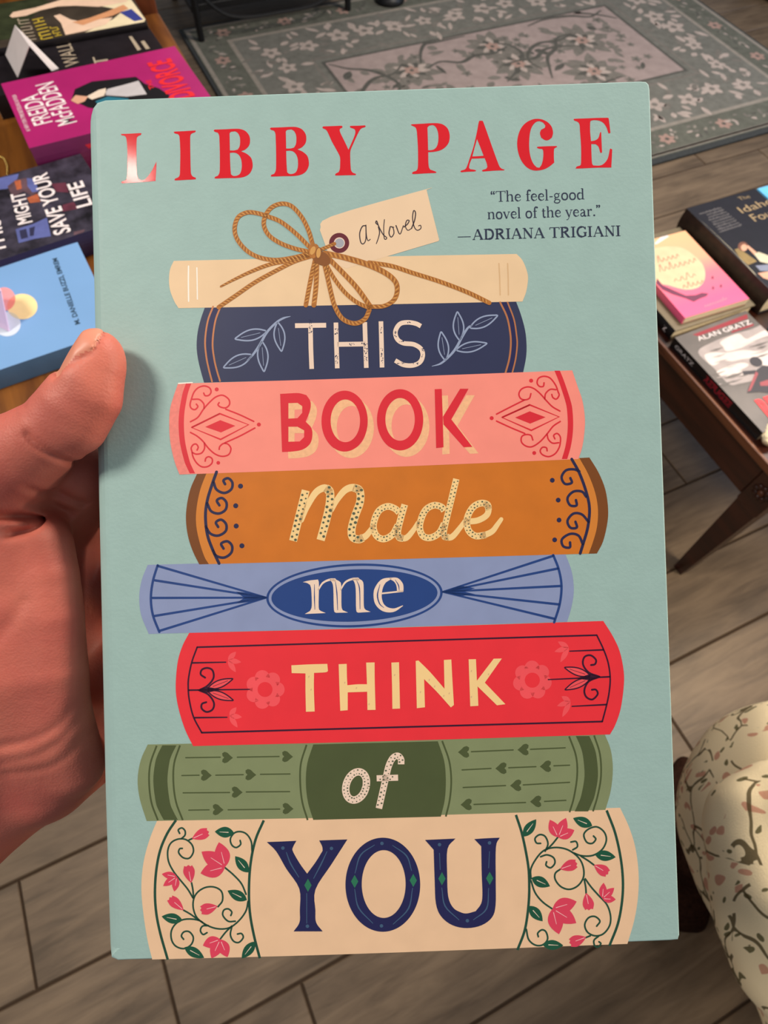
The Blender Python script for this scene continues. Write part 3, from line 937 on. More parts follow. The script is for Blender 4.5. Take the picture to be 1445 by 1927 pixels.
# ---- periwinkle book: fans, oval and me
a.fr(240, 1030, 3.1413)
a.st([(178, 106), (150, 200), (138, 300), (150, 400), (188, 500)], 14, c_royal, 4)
for x, y in ((180, 110), (162, 195), (148, 299), (162, 405), (194, 492)):
    a.st([(x, y), (820, 297)], [14, 11], c_royal, 4, 0)
a.poly([(640, 262), (730, 270), (820, 297), (730, 322), (640, 332), (690, 298)], c_royal, 4)
a.fr(700, 1030, 2.89)
a.st([(985, 42), (1015, 120), (1030, 210), (1020, 310), (990, 408)], 13, c_royal, 4)
for x, y in ((985, 46), (1010, 115), (1025, 210), (1015, 310), (990, 388)):
    a.st([(x, y), (385, 242)], [13, 10], c_royal, 4, 0)
a.poly([(480, 208), (385, 242), (480, 265), (560, 255), (500, 240), (560, 222)], c_royal, 4)
a.fr(490, 1050, 4.0139)
rot = math.atan2(-50, 1330)
a.poly(ell(710, 283, 666, 240, 90, rot), c_royal, 4, [ell(710, 283, 648, 223, 90, rot)])
a.poly(ell(710, 283, 627, 197, 90, rot), c_royal, 4)
a.poly([(320, 182), (370, 170), (435, 163), (442, 200), (440, 370), (455, 400), (493, 416), (335, 423), (375, 400), (388, 360), (384, 240), (375, 203), (350, 188)], c_pale, 5)
a.st([(438, 240), (470, 190), (520, 165), (560, 166)], [10, 14, 16, 24], c_pale, 5)
a.poly([(520, 160), (560, 160), (595, 175), (610, 205), (612, 360), (622, 395), (662, 412), (570, 414), (555, 390), (551, 240), (543, 190)], c_pale, 5)
a.st([(606, 240), (640, 185), (690, 160), (735, 160)], [10, 14, 16, 24], c_pale, 5)
a.poly([(690, 156), (735, 154), (768, 170), (779, 205), (781, 360), (795, 392), (832, 407), (738, 413), (723, 390), (720, 240), (710, 185)], c_pale, 5)
for q in ([(408, 200), (408, 300), (411, 388)], [(566, 178), (577, 260), (583, 392)], [(728, 172), (748, 230), (752, 385)]):
    a.st(q, [3, 8, 4], c_royal, 6)
a.st([(915, 268), (1078, 250)], 12, c_pale, 5, 0, False)
a.st([(975, 153), (1025, 168), (1052, 205), (1056, 254)], [8, 40, 52, 48], c_pale, 5, 5, False)
a.st([(990, 152), (925, 180), (888, 250), (892, 330), (935, 382), (1005, 394), (1076, 360)], [10, 42, 62, 60, 44, 26, 5], c_pale, 5, 6, False)
a.st([(903, 200), (884, 280), (900, 345), (932, 375)], [3, 10, 8, 3], c_royal, 6)
a.st([(1018, 165), (1042, 205), (1048, 242)], [3, 8, 4], c_royal, 6)

# ---- tomato book: frame, scrolls, flowers, THINK
a.fr(0, 0, 1)
fl_ = lambda x, y: (330 + x / 6.2826, 1190 + y / 6.2826)
fr_ = lambda x, y: (950 + x / 6.0208, 1160 + y / 6.0208)
lft = [fl_(*p) for p in ((258, 175), (195, 350), (158, 530), (152, 650), (165, 800), (215, 1000), (312, 1185))]
rgt = [fr_(*p) for p in ((1040, 212), (1115, 370), (1170, 530), (1192, 700), (1180, 860), (1150, 1010), (1102, 1190))]
a.st(lft, 2.9, c_plum, 5)
a.st(rgt, 2.9, c_plum, 5)
a.st([lft[0], rgt[0]], 3.1, c_plum, 5, 0)
a.st([lft[-1], rgt[-1]], 3.3, c_plum, 5, 0)
a.fr(330, 1190, 6.2826)
for q in ([(200, 360), (595, 352)], [(230, 1008), (610, 1003)], [(155, 683), (875, 673)]):
    a.st(q, [20, 20, 14], c_plum, 5, 0)
for q in ([(280, 684), (380, 630), (450, 540), (440, 450), (380, 420), (315, 440), (300, 495), (352, 535)], [(280, 684), (390, 735), (455, 830), (440, 910), (370, 940), (312, 900), (315, 845), (365, 825)]):
    a.st(q, 22, c_plum, 5)
a.poly([(255, 682), (370, 642), (545, 674), (370, 716)], c_plum, 5)
for b, t in (((385, 662), (680, 548)), ((385, 694), (685, 803))):
    a.leaf(b, t, 86, c_coral, 4)
    a.leaf_line(b, t, 86, 15, c_plum, 5)


def posy(cx, cy, rad, pr, hr, ph):
    for k in range(7):
        an = ph + 2 * math.pi * k / 7
        a.dot(cx + (rad - pr) * math.cos(an), cy + (rad - pr) * math.sin(an), pr, c_coral, 4)
    a.dot(cx, cy, rad - pr * .95, c_coral, 4.2)
    a.dot(cx, cy, hr, c_rose, 4.6)


posy(1060, 675, 232, 88, 88, 0.0)
for b, ts in (((622, 330), ((718, 228), (778, 352), (715, 472))), ((640, 985), ((722, 885), (788, 1002), (735, 1125)))):
    for t in ts:
        a.leaf(b, t, 62, c_coral, 3.6)
a.fr(950, 1160, 6.0208)
for q in ([(1115, 378), (735, 393)], [(1150, 998), (760, 1018)], [(1190, 683), (490, 715)]):
    a.st(q, [19, 19, 13], c_plum, 5, 0)
for q in ([(1070, 682), (950, 635), (885, 545), (900, 460), (970, 440), (1030, 490), (1020, 540), (975, 550)], [(1070, 684), (950, 735), (900, 830), (920, 910), (990, 940), (1050, 880), (1030, 830), (985, 830)]):
    a.st(q, 21, c_plum, 5)
a.poly([(1085, 683), (970, 650), (805, 702), (970, 726)], c_plum, 5)
for b, t in (((965, 672), (675, 578)), ((965, 702), (680, 830))):
    a.leaf(b, t, 84, c_coral, 4)
    a.leaf_line(b, t, 84, 14, c_plum, 5)
posy(310, 722, 222, 84, 85, 0.2)
for b, ts in (((722, 352), ((600, 285), (560, 400), (628, 520))), ((742, 962), ((640, 905), (590, 1015), (650, 1140)))):
    for t in ts:
        a.leaf(b, t, 58, c_coral, 3.6)
a.fr(530, 1220, 3.2841)
for q in ([(60, 105), (170, 99), (282, 96), (286, 140), (270, 148), (200, 152), (199, 250), (204, 390), (150, 392), (147, 260), (147, 155), (62, 153)],
          [(352, 98), (402, 96), (403, 170), (406, 228), (470, 222), (527, 222), (522, 88), (574, 87), (575, 200), (580, 380), (530, 381), (528, 268), (408, 272), (408, 382), (362, 386), (357, 250)],
          [(678, 88), (725, 86), (728, 230), (731, 372), (684, 374), (682, 230)],
          [(828, 78), (845, 75), (920, 150), (1006, 250), (1002, 72), (1048, 69), (1055, 200), (1064, 350), (1045, 365), (960, 270), (880, 190), (885, 364), (835, 370)],
          [(1155, 68), (1200, 67), (1206, 200), (1310, 64), (1360, 63), (1255, 212), (1382, 345), (1330, 352), (1210, 235), (1215, 355), (1165, 358)]):
    a.poly(q, c_vanil, 5)
for x, y in ((168, 175), (182, 255), (390, 212), (462, 245), (540, 345), (698, 165), (858, 270), (912, 195), (945, 235), (1002, 293), (1035, 278), (1172, 140), (1172, 300), (1278, 160)):
    a.poly(ell(x, y, 3.5, 7, 8, .3), c_tan, 6)

# ---- sage book: bands, heart arrows and of
a.fr(240, 1370, 3.0104)
band = [(165, 100), (130, 200), (122, 300), (135, 420), (172, 522)]
a.st(band, 10, c_olive, 3, 5, False)
a.band([(237, 98), (211, 150), (196, 200), (186, 300), (200, 420), (220, 473), (245, 520)], 80, c_olive, 3)
a.st([(297, 98), (264, 200), (260, 310), (275, 420), (313, 522)], 10, c_olive, 3, 5, False)
for q in (((330, 168), (525, 165)), ((622, 165), (858, 161)), ((308, 269), (405, 267)), ((500, 267), (655, 264)), ((753, 262), (920, 260)), ((315, 367), (578, 365)), ((673, 362), (918, 360)), ((347, 465), (462, 463)), ((570, 463), (862, 459))):
    a.st(list(q), 7, c_olive, 3, 0)
for x, y in ((565, 167), (905, 161), (445, 267), (697, 264), (620, 363), (512, 462), (908, 456)):
    a.heart(x, y, 32, c_olive, 3)
a.st([(1014, 95), (982, 200), (978, 310), (990, 420), (1020, 521)], 10, c_olive, 3, 5, False)
a.fr(0, 0, 1)
gl = [(240 + x / 3.0104, 1370 + y / 3.0104) for x, y in ((1052, 93), (1018, 200), (1010, 310), (1022, 420), (1052, 520))]
gr = [(700 + x / 2.4492, 1370 + y / 2.4492) for x, y in ((303, 61), (332, 150), (340, 240), (335, 330), (317, 408))]
a.poly(gl + gr[::-1], c_olive, 3)
a.fr(700, 1370, 2.4492)
a.st([(323, 59), (355, 150), (365, 240), (358, 330), (340, 408)], 8, c_olive, 3, 5, False)
a.st([(908, 38), (940, 130), (945, 220), (930, 320), (910, 388)], 8, c_olive, 3, 5, False)
a.band([(970, 37), (990, 82), (1003, 130), (1010, 220), (995, 310), (981, 348), (965, 384)], 62, c_olive, 3)
a.st([(1023, 34), (1050, 120), (1055, 220), (1040, 310), (1018, 384)], 8, c_olive, 3, 5, False)
for q in (((458, 109), (650, 101)), ((730, 98), (890, 91)), ((415, 193), (548, 186)), ((630, 183), (755, 178)), ((838, 174), (910, 171)), ((420, 274), (615, 265)), ((697, 262), (910, 250)), ((470, 352), (707, 343)), ((795, 338), (893, 333))):
    a.st(list(q), 6, c_olive, 3, 0)
for x, y in ((423, 110), (697, 99), (595, 185), (800, 176), (663, 264), (435, 352), (755, 338)):
    a.heart(x, y, 27, c_olive, 3, -1)
a.fr(570, 1390, 4.8167)
oo = [(482 + 92 * math.cos(t) - 22 * math.sin(t), 428 + 128 * math.sin(t)) for t in [2 * math.pi * k / 13 for k in range(14)]]
dotted(oo, 66, c_dotg, 5, c_pale, 15, 7)
dotted([(890, 232), (888, 185), (858, 155), (815, 175), (778, 245), (750, 360), (718, 500), (688, 632)], 58, c_dotg, 5, c_pale, 20, 8)
a.st([(668, 359), (765, 356), (862, 353)], 54, c_pale, 5, 0, False)
for x, y in ((700, 368), (725, 345), (812, 345), (790, 368)):
    a.dot(x, y, 7, c_dotg, 6)

# ---- cream book: YOU and the two floral bands
a.fr(490, 1560, 3.0745)
a.poly([(37, 75), (120, 72), (208, 68), (188, 105), (188, 130), (228, 200), (270, 258), (320, 190), (360, 125), (357, 100), (340, 66), (420, 63), (503, 60), (410, 205), (318, 350), (318, 470), (322, 540), (360, 592), (192, 592), (226, 540),
        (228, 470), (225, 345), (150, 230), (92, 130)], c_navyd, 4)
a.poly(ell(708, 322, 216, 272, 70), c_navyd, 4, [ell(713, 318, 127, 196, 60)])
a.poly([(952, 63), (1040, 59), (1128, 55), (1082, 115), (1080, 260), (1086, 390), (1115, 455), (1160, 482), (1195, 488), (1245, 475), (1277, 430), (1284, 370), (1280, 260), (1277, 100), (1237, 58), (1310, 53), (1384, 50), (1362, 105), (1361, 300), (1360, 440),
        (1340, 510), (1280, 556), (1195, 573), (1110, 556), (1045, 505), (1015, 430), (1008, 300), (1002, 120)], c_navyd, 4)
for x, y in ((275, 325), (545, 303), (884, 297), (1050, 287), (1326, 285)):
    a.poly([(x, y - 38), (x + 21, y), (x, y + 38), (x - 21, y)], c_gem, 5)
for q in ([(150, 135), (175, 200), (222, 278)], [(385, 130), (350, 205), (308, 285)], [(268, 372), (268, 545)], [(660, 92), (580, 150), (547, 255)], [(765, 95), (845, 155), (874, 240)], [(545, 348), (568, 455), (650, 545)], [(880, 342), (856, 460), (768, 550)],
          [(1036, 140), (1040, 235)], [(1325, 130), (1320, 225)], [(1049, 340), (1068, 445), (1148, 525)], [(1320, 342), (1308, 460), (1232, 525)]):
    a.st(q, [4, 8, 4], c_inlay, 5)
for x, y in ((130, 110), (411, 112), (703, 83), (700, 560), (1036, 90), (1325, 80), (1197, 530), (272, 562)):
    a.dot(x, y, 10, c_inlay, 5)


def vines(borders, bw, stems, sw, leaves, buds, blooms):
    for q in borders:
        a.st(q, bw, c_vine, 3, 6, False)
    for q in stems:
        a.st(q, sw, c_vine, 3)
    for b, t, wd in leaves:
        a.leaf(b, t, wd, c_leaf, 3.4, c_pale, 9)
    for b, t, wd in buds:
        a.bud(b, t, wd, c_petal, 3.4, c_petl)
    for b, ts, wd in blooms:
        a.bloom(b, ts, wd, c_petal, 3.6, c_petl)


a.fr(260, 1530, 6.0208)
vines([[(428, 80), (330, 230), (250, 420), (205, 650), (190, 900), (205, 1130), (250, 1360), (335, 1660)], [(1423, 82), (1330, 300), (1275, 560), (1255, 850), (1265, 1120), (1310, 1380), (1378, 1645)]], 28,
      [[(620, 960), (560, 860), (470, 750), (400, 660), (345, 550), (335, 430), (370, 340), (450, 295), (540, 300), (610, 360), (625, 440), (580, 510), (510, 505), (460, 450), (470, 405), (500, 400)],
       [(490, 290), (530, 250), (530, 200), (495, 168), (455, 190), (470, 230)], [(575, 305), (620, 285)],
       [(905, 1060), (955, 990), (945, 890), (870, 840), (770, 840), (680, 890), (630, 970), (625, 1080), (670, 1190), (780, 1270), (900, 1310), (1030, 1300), (1140, 1220), (1220, 1110), (1245, 1000)],
       [(605, 790), (620, 870), (628, 960)], [(515, 1100), (600, 1150), (680, 1210)], [(980, 615), (1080, 700), (1170, 800), (1222, 920)],
       [(760, 1265), (700, 1220), (600, 1200), (500, 1210), (420, 1260), (375, 1340), (380, 1440), (430, 1510), (520, 1535), (600, 1490), (625, 1410), (580, 1345), (520, 1345), (490, 1390), (515, 1430)],
       [(795, 1275), (730, 1280), (705, 1330), (735, 1375), (780, 1355)], [(1100, 1225), (1020, 1225), (960, 1160), (970, 1100), (1020, 1085), (1060, 1120), (1050, 1160)],
       [(920, 1440), (990, 1350), (1060, 1280)], [(1060, 1290), (1045, 1380), (1080, 1450), (1140, 1465), (1190, 1410), (1170, 1365), (1125, 1370)],
       [(1290, 430), (1280, 320), (1230, 240), (1160, 210), (1090, 225), (1045, 290), (1060, 360), (1110, 390), (1160, 355), (1155, 310)]], 19,
      [((1085, 222), (868, 210), 122), ((1250, 672), (1098, 488), 118), ((1232, 985), (1013, 878), 118), ((502, 1215), (266, 1170), 116), ((525, 1520), (748, 1640), 112), ((1325, 1455), (1173, 1648), 110)],
      [((610, 290), (800, 205), 125), ((600, 790), (562, 588), 130), ((515, 1100), (350, 958), 118), ((900, 1055), (703, 1105), 128)],
      [((985, 610), ((915, 330), (718, 437), (706, 682)), 175), ((438, 720), ((268, 690), (283, 826), (410, 888)), 84), ((930, 1430), ((733, 1500), (832, 1645), (1012, 1632)), 135)])
a.fr(960, 1510, 5.78)
vines([[(62, 135), (130, 350), (190, 650), (206, 850), (200, 1100), (160, 1380), (78, 1605)], [(1048, 86), (1140, 330), (1200, 600), (1225, 850), (1215, 1080), (1170, 1320), (1078, 1560)]], 27,
      [[(225, 830), (225, 720), (290, 600), (370, 520), (480, 490), (600, 505), (700, 560), (770, 640), (800, 740), (790, 830), (730, 910), (640, 945), (550, 915), (490, 840), (490, 770), (545, 725)],
       [(380, 530), (410, 450), (380, 370), (320, 350), (270, 390), (285, 440), (330, 445)], [(400, 510), (460, 450), (520, 375)],
       [(330, 590), (400, 570), (470, 600), (485, 660), (440, 710), (390, 685), (395, 645)], [(225, 850), (270, 980), (350, 1080), (460, 1160)],
       [(680, 515), (730, 480), (715, 425), (660, 430)], [(680, 545), (780, 580), (900, 575), (1000, 510), (1045, 410), (1020, 320), (940, 265), (850, 290), (800, 350), (830, 430), (890, 445), (930, 400), (905, 365)],
       [(770, 585), (850, 635), (910, 680)], [(805, 840), (820, 920), (825, 990)],
       [(815, 830), (880, 920), (960, 1010), (1050, 1110), (1090, 1230), (1080, 1340), (1010, 1430), (920, 1450), (840, 1410), (810, 1330), (850, 1255), (920, 1240), (975, 1290), (940, 1345)],
       [(870, 1450), (820, 1470)], [(960, 1455), (910, 1500), (920, 1560), (958, 1570), (985, 1535), (965, 1515)],
       [(175, 1380), (200, 1490), (270, 1550), (350, 1550), (405, 1490), (390, 1410), (345, 1385), (300, 1420), (305, 1460)]], 19,
      [((140, 372), (282, 183), 108), ((892, 255), (683, 170), 112), ((920, 565), (1147, 595), 114), ((232, 820), (432, 912), 116), ((205, 1125), (352, 1292), 112), ((350, 1545), (577, 1555), 108)],
      [((540, 725), (728, 658), 122), ((910, 680), (1068, 775), 120), ((825, 985), (862, 1172), 122), ((825, 1465), (643, 1532), 124)],
      [((520, 378), ((430, 188), (606, 168), (697, 300)), 118), ((460, 1155), ((722, 1078), (718, 1312), (530, 1433)), 165), ((1002, 1045), ((1015, 873), (1130, 928), (1147, 1055)), 84)])

# ---- twine bow over the top book
a.fr(400, 370, 4.8167)
for q, wd in (([(930, 570), (900, 700), (870, 850), (845, 985)], 40), ([(945, 570), (938, 800), (918, 985)], 44),
              ([(905, 430), (870, 310), (810, 190), (720, 90), (630, 65), (540, 95), (480, 170), (465, 260), (510, 350), (610, 420), (740, 470), (870, 500)], 40),
              ([(890, 470), (760, 340), (620, 230), (500, 180), (400, 150), (310, 145), (230, 190), (200, 290), (225, 390), (310, 490), (420, 550), (560, 575), (700, 560), (830, 530), (900, 510)], 40),
              ([(880, 530), (700, 580), (520, 615), (350, 680), (200, 750), (75, 815)], [40, 38, 36, 28, 18]), ([(880, 545), (740, 590), (560, 680), (380, 780), (220, 890), (55, 1003)], 38)):
    a.twine(q, wd, 7)
a.fr(580, 350, 4.8167)
a.twine([(550, 695), (750, 725), (950, 790), (1200, 870), (1445, 965), (1640, 1060)], 40, 7)
a.fr(400, 370, 4.8167)
for q, wd in (([(1000, 560), (1030, 680), (1075, 880), (1110, 1000), (1180, 1110), (1290, 1150), (1380, 1110), (1420, 1030)], 42), ([(1020, 600), (1100, 740), (1200, 870), (1310, 960), (1420, 1010)], 38), ([(1060, 570), (1180, 690), (1310, 830), (1428, 995)], 46)):
    a.twine(q, wd, 8)
a.fr(580, 350, 4.8167)
a.twine([(150, 610), (330, 650), (530, 710), (700, 790), (790, 870), (805, 960), (770, 1040), (680, 1090), (560, 1095)], [50, 54, 50, 44, 40, 36], 8)
a.fr(400, 370, 4.8167)
a.twine([(940, 495), (1020, 465), (1105, 428)], 32, 9)
a.poly(ell(985, 560, 90, 60, 24, .5), c_twd, 9)
a.poly(ell(918, 495, 45, 68, 24, .3), c_twine, 10)
a.poly(ell(962, 515, 30, 55, 24, .1), c_twd, 10.4)
a.poly(ell(960, 512, 20, 45, 20, .1), c_twl, 10.8)
a.poly(ell(908, 490, 22, 40, 20, .4), c_twl, 10.8)

# ---- the boards, spine and pages that carry the print
out = [(160, 236), (160.5, 220), (164, 208), (171, 198), (182, 191), (198, 187.5), (460, 178), (800, 166), (1206, 152), (1216, 153), (1221, 158), (1223, 168), (1236, 560), (1252, 1000), (1268, 1450),
       (1279, 1760), (1276, 1769), (1262, 1770.5), (1000, 1781), (600, 1796), (240, 1807), (222, 1808), (208, 1805), (201, 1798), (198, 1786), (189, 1500), (179, 1050), (168, 560)]
out = [cl(*p) for p in out]
N = len(out)
ctr = np.mean(out, axis=0)
nrm, wl = [], []
for i in range(N):
    d = out[(i + 1) % N] - out[i - 1]
    d /= np.linalg.norm(d)
    n = np.array([-d[1], d[0]])
    if n @ (ctr - out[i]) < 0:
        n = -n
    nrm.append(n)
    wl.append(max(0.0, n[0]) ** 2 if out[i][0] < 0.02 else 0.0)
RB = 0.0042
rings = []
for k in range(7):
    th = math.pi / 2 * k / 6
    ring = []
    for i in range(N):
        r = 0.0005 + (RB - 0.0005) * wl[i]
        p = out[i] + nrm[i] * r * (1 - math.sin(th))
        ring.append((p[0], p[1], -r * (1 - math.cos(th))))
    rings.append(ring)
rings.append([(out[i][0], out[i][1], -0.0030 - 0.0012 * wl[i]) for i in range(N)])
V = [p for r in rings for p in r]
F = []
for k in range(len(rings) - 1):
    for i in range(N):
        j = (i + 1) % N
        F.append((k * N + i, (k + 1) * N + i, (k + 1) * N + j, k * N + j))
A.add(V, [f[::-1] for f in F], c_mint)
A.poly([[p[:2] for p in rings[0]]], c_mint, lambda x, y: (x, y, 0.0))
A.poly([[p[:2] for p in rings[-1]]], c_mint, lambda x, y: (x, y, -0.0042))
front = A.build('front_cover', book)

bw = cl(1223, 160)[0]
by0, by1 = cl(240, 1807)[1], cl(460, 178)[1]
mbk = MB()
pr = [(0.0008, -0.004), (-0.0015, -0.008), (-0.0028, -0.0165), (-0.0015, -0.025), (0.0008, -T + 0.003)]
prs = catmull(pr, 5)
V = [(x, y, z) for y in (by0 + .001, by1 - .006) for x, z in prs] + [(x + .0022, y, z) for y in (by0 + .001, by1 - .006) for x, z in prs]
n = len(prs)
F = []
for k in range(n - 1):
    F += [(k, k + 1, n + k + 1, n + k), (2 * n + k, 3 * n + k, 3 * n + k + 1, 2 * n + k + 1), (k, 2 * n + k, 2 * n + k + 1, k + 1), (n + k, n + k + 1, 3 * n + k + 1, 3 * n + k)]
mbk.add(V, F, c_mint)
mbk.build('spine', book, True)
mbk = MB()
mbk.box(0.0, bw + .006, by0, by1 - .004, -T, -T + .003, c_mint, .0006)
mbk.build('back_cover', book)
mbk = MB()
m_page = mat('page_edges', (232, 222, 200), 0.9, 0.1, var=0.1, scale=700)
mbk.box(0.0035, bw - .002, by0 + .004, by1 - .010, -T + .0031, -.0043, m_page)
mbk.build('page_block', book)

# ------------------------------------------------------------------ the left hand that holds the book (distance field -> one skin)
def hp(px, py, z):
    p = cl(px, py, z / 1000) * 1000
    return np.array([p[0], p[1], z])


HH = 0.62                                              # sampling step, mm
lo = np.array([-235.0, -305.0, -110.0])
hi = np.array([100.0, -52.0, 26.0])
dim = np.ceil((hi - lo) / HH).astype(int)
FLD = np.full(tuple(dim), 60.0, np.float32)


def grid_slice(P, rad):
    a0 = np.maximum(0, np.floor((P.min(0) - rad - lo) / HH).astype(int))
    a1 = np.minimum(dim, np.ceil((P.max(0) + rad - lo) / HH).astype(int) + 1)
    sl = tuple(slice(i, j) for i, j in zip(a0, a1))
    ax = [lo[d] + HH * np.arange(a0[d], a1[d], dtype=np.float32) for d in range(3)]
    return sl, np.meshgrid(*ax, indexing='ij')


def smin(a_, b_, k):
    h = np.clip(0.5 + 0.5 * (b_ - a_) / k, 0, 1)
    return b_ * (1 - h) + a_ * h - k * h * (1 - h)


def cone_d(X, p, q, r0, r1):
    d = q - p
    L2 = d @ d
    t = np.clip(((X[0] - p[0]) * d[0] + (X[1] - p[1]) * d[1] + (X[2] - p[2]) * d[2]) / L2, 0, 1)
    return np.sqrt((X[0] - p[0] - t * d[0]) ** 2 + (X[1] - p[1] - t * d[1]) ** 2 + (X[2] - p[2] - t * d[2]) ** 2) - (r0 + (r1 - r0) * t)


def chain(pts, k, field=None):
    """tapered limb through (point, radius) joints, blended into the field"""
    fld = FLD if field is None else field
    P = np.array([p for p, _ in pts])
    sl, X = grid_slice(P, max(r for _, r in pts) + k + 12)
    one = None
    for (p, r0), (q, r1) in zip(pts[:-1], pts[1:]):
        d = cone_d(X, p, q, r0, r1)
        one = d if one is None else smin(one, d, .6)
    fld[sl] = smin(fld[sl], one, k)


# palm: metacarpals fan out from the wrist
wr = hp(-430, 1560, -40)
wr2 = hp(-400, 1440, -36)
mcp = [hp(150, 985, -47), hp(165, 1120, -48), hp(178, 1265, -47), hp(176, 1400, -44)]
rad = [13.0, 13.5, 13.0, 12.5]
for i, (m_, r_) in enumerate(zip(mcp, rad)):
    base = wr2 + (wr - wr2) * (i / 3.0)
    chain([(base, 20.0), ((base + m_) / 2 + np.array([0, 0, 3.0]), 17.0), (m_, r_)], 10.0)
# padding of the palm, heel at the little-finger side, ball of the thumb
chain([(hp(34, 1030, -12), 13.5), (hp(44, 1130, -13), 14.5), (hp(54, 1250, -15), 14.5), (hp(68, 1370, -19), 14.0), (hp(92, 1465, -26), 12.5)], 7.0)
chain([(hp(84, 1030, -9.5), 7.0), (hp(95, 1085, -8.5), 7.2), (hp(104, 1160, -8.5), 7.4), (hp(112, 1260, -10), 7.4), (hp(124, 1360, -14), 7.4), (hp(146, 1440, -21), 8.0)], 7.0)
chain([(hp(-50, 1080, -10), 15.0), (hp(-50, 1260, -11), 16.0), (hp(-70, 1450, -19), 16.0)], 9.0)
chain([(hp(-300, 1610, -30), 21.0), (hp(-70, 1548, -28), 18.0), (hp(122, 1428, -36), 12.5)], 9.0)
chain([(hp(-330, 1360, -24), 20.0), (hp(-180, 1180, -14), 20.0), (hp(-50, 1000, -8), 17.0)], 8.0)
chain([(hp(146, 886, -20), 11.0), (hp(136, 940, -29), 11.5), (hp(110, 1000, -36), 12.0), (hp(100, 1200, -38), 12.0)], 7.0)
# fingers run behind the back cover
back = -T * 1000
for i, tipx in enumerate((640, 720, 690, 560)):
    m_ = mcp[i]
    r0 = (9.6, 9.8, 9.4, 8.4)[i]
    dirx = np.array([1.0, (0.30, 0.22, 0.14, 0.08)[i], 0])
    ln = (40, 45, 41, 33)[i]
    p1 = m_ + dirx * ln
    p1[2] = back - r0 - 2.5
    p2 = p1 + dirx * ln * .6
    p2[2] = back - r0 * .9 - .3
    p3 = p2 + dirx * ln * .42
    p3[2] = back - r0 * .82 - .2
    chain([(m_, rad[i] - 2.0), (p1, r0), (p2, r0 * .9), (p3, r0 * .8)], 2.2)
# forearm
el = wr + np.array([-150.0, -85.0, -45.0])
chain([((wr + wr2) / 2, 25.0), ((wr + wr2) / 2 + np.array([-30, -18, -6]), 25.0), (el, 40.0)], 12.0)

# thumb: kept in its own field first so that the nail can follow its skin
TH = np.full(tuple(dim), 60.0, np.float32)
ip = hp(97, 815, 3.0)
tc_ = hp(180, 682, 7.2)
chain([(hp(-150, 1010, -16), 16.5), (hp(-30, 905, -6), 14.8), (hp(38, 858, -1.0), 12.2), (ip, 10.0), (hp(134, 764, 5.8), 8.7), (hp(160, 718, 7.2), 7.8), (hp(185, 667, 7.2), 6.4)], 3.0, TH)
chain([(hp(152, 806, 5.5), 6.6), (hp(177, 752, 6.5), 7.0), (hp(190, 698, 7.0), 5.8)], 4.0, TH)               # pad
ta = tc_ - ip
ta /= np.linalg.norm(ta)
tn = np.array([-0.80, 0.42, 0.52])
tn -= (tn @ ta) * ta
tn /= np.linalg.norm(tn)
tb = np.cross(ta, tn)
nc = tc_ + ta * 0.4                                                                  # nail bed centre, on the thumb's axis


def nail_region(X, grow=0.0):
    dx = [X[0] - nc[0], X[1] - nc[1], X[2] - nc[2]]
    al = dx[0] * ta[0] + dx[1] * ta[1] + dx[2] * ta[2]
    ac = dx[0] * tb[0] + dx[1] * tb[1] + dx[2] * tb[2]
    up_ = dx[0] * tn[0] + dx[1] * tn[1] + dx[2] * tn[2]
    e = np.maximum(np.abs(al - 0.0) - (8.2 + grow), np.abs(ac) - (5.6 + grow) + np.maximum(0, -al - 4) * .10)
    return np.maximum(e, 2.5 - up_), up_, al, ac


sl, X = grid_slice(np.array([nc]), 22)
reg, up_, al, ac = nail_region(X)
th = TH[sl]
flat = up_ - (6.7 - 0.035 * ac ** 2 - 0.006 * al ** 2)                              # nail plate: a gently arched shell
nail = np.maximum(th - 0.45, flat)
groove = np.exp(-((reg - 0.3) / 0.55) ** 2) * 0.5 * (up_ > 1)
TH[sl] = np.where(reg < 0, nail, th + groove)
k = 5.0
FLD = smin(FLD, TH, k)

# creases of the skin: narrow grooves cut along lines of the palm
for line, dep, wd in (([(0, 974), (30, 972), (52, 974), (66, 984), (60, 996), (38, 1004)], 2.6, 1.3), ([(84, 826), (100, 846), (118, 862), (136, 874)], 1.3, 1.0),
                      ([(70, 955), (105, 975), (135, 1000), (160, 1030)], 1.3, 1.5), ([(85, 925), (125, 955), (165, 1005)], 1.1, 1.2),
                      ([(0, 1405), (60, 1393), (110, 1362), (148, 1300)], 0.4, 1.4), ([(0, 1440), (70, 1424), (125, 1376), (158, 1305)], 0.35, 1.4), ([(0, 1466), (60, 1462), (105, 1440), (140, 1395)], 0.3, 1.3),
                      ([(30, 1000), (10, 1050), (-10, 1120), (-60, 1240)], .3, 2.0), ([(60, 1130), (20, 1190), (-40, 1250)], .5, 2.0), ([(30, 752), (60, 760), (75, 775)], .2, .9)):
    P3 = np.array([hp(x, y, -4 if y > 900 else 4) for x, y in line])
    P3 = np.array(catmull(P3, 4))
    sl, X = grid_slice(P3, 14)
    f = FLD[sl]
    best = np.full(f.shape, 1e9, np.float32)
    for p, q in zip(P3[:-1], P3[1:]):
        d = q - p
        d2 = d[:2] @ d[:2] + 1e-9
        t = np.clip(((X[0] - p[0]) * d[0] + (X[1] - p[1]) * d[1]) / d2, 0, 1)
        best = np.minimum(best, (X[0] - p[0] - t * d[0]) ** 2 + (X[1] - p[1] - t * d[1]) ** 2)
    FLD[sl] = f + dep * np.exp(-best / wd ** 2) * np.clip((X[2] + 40) / 12, 0, 1)

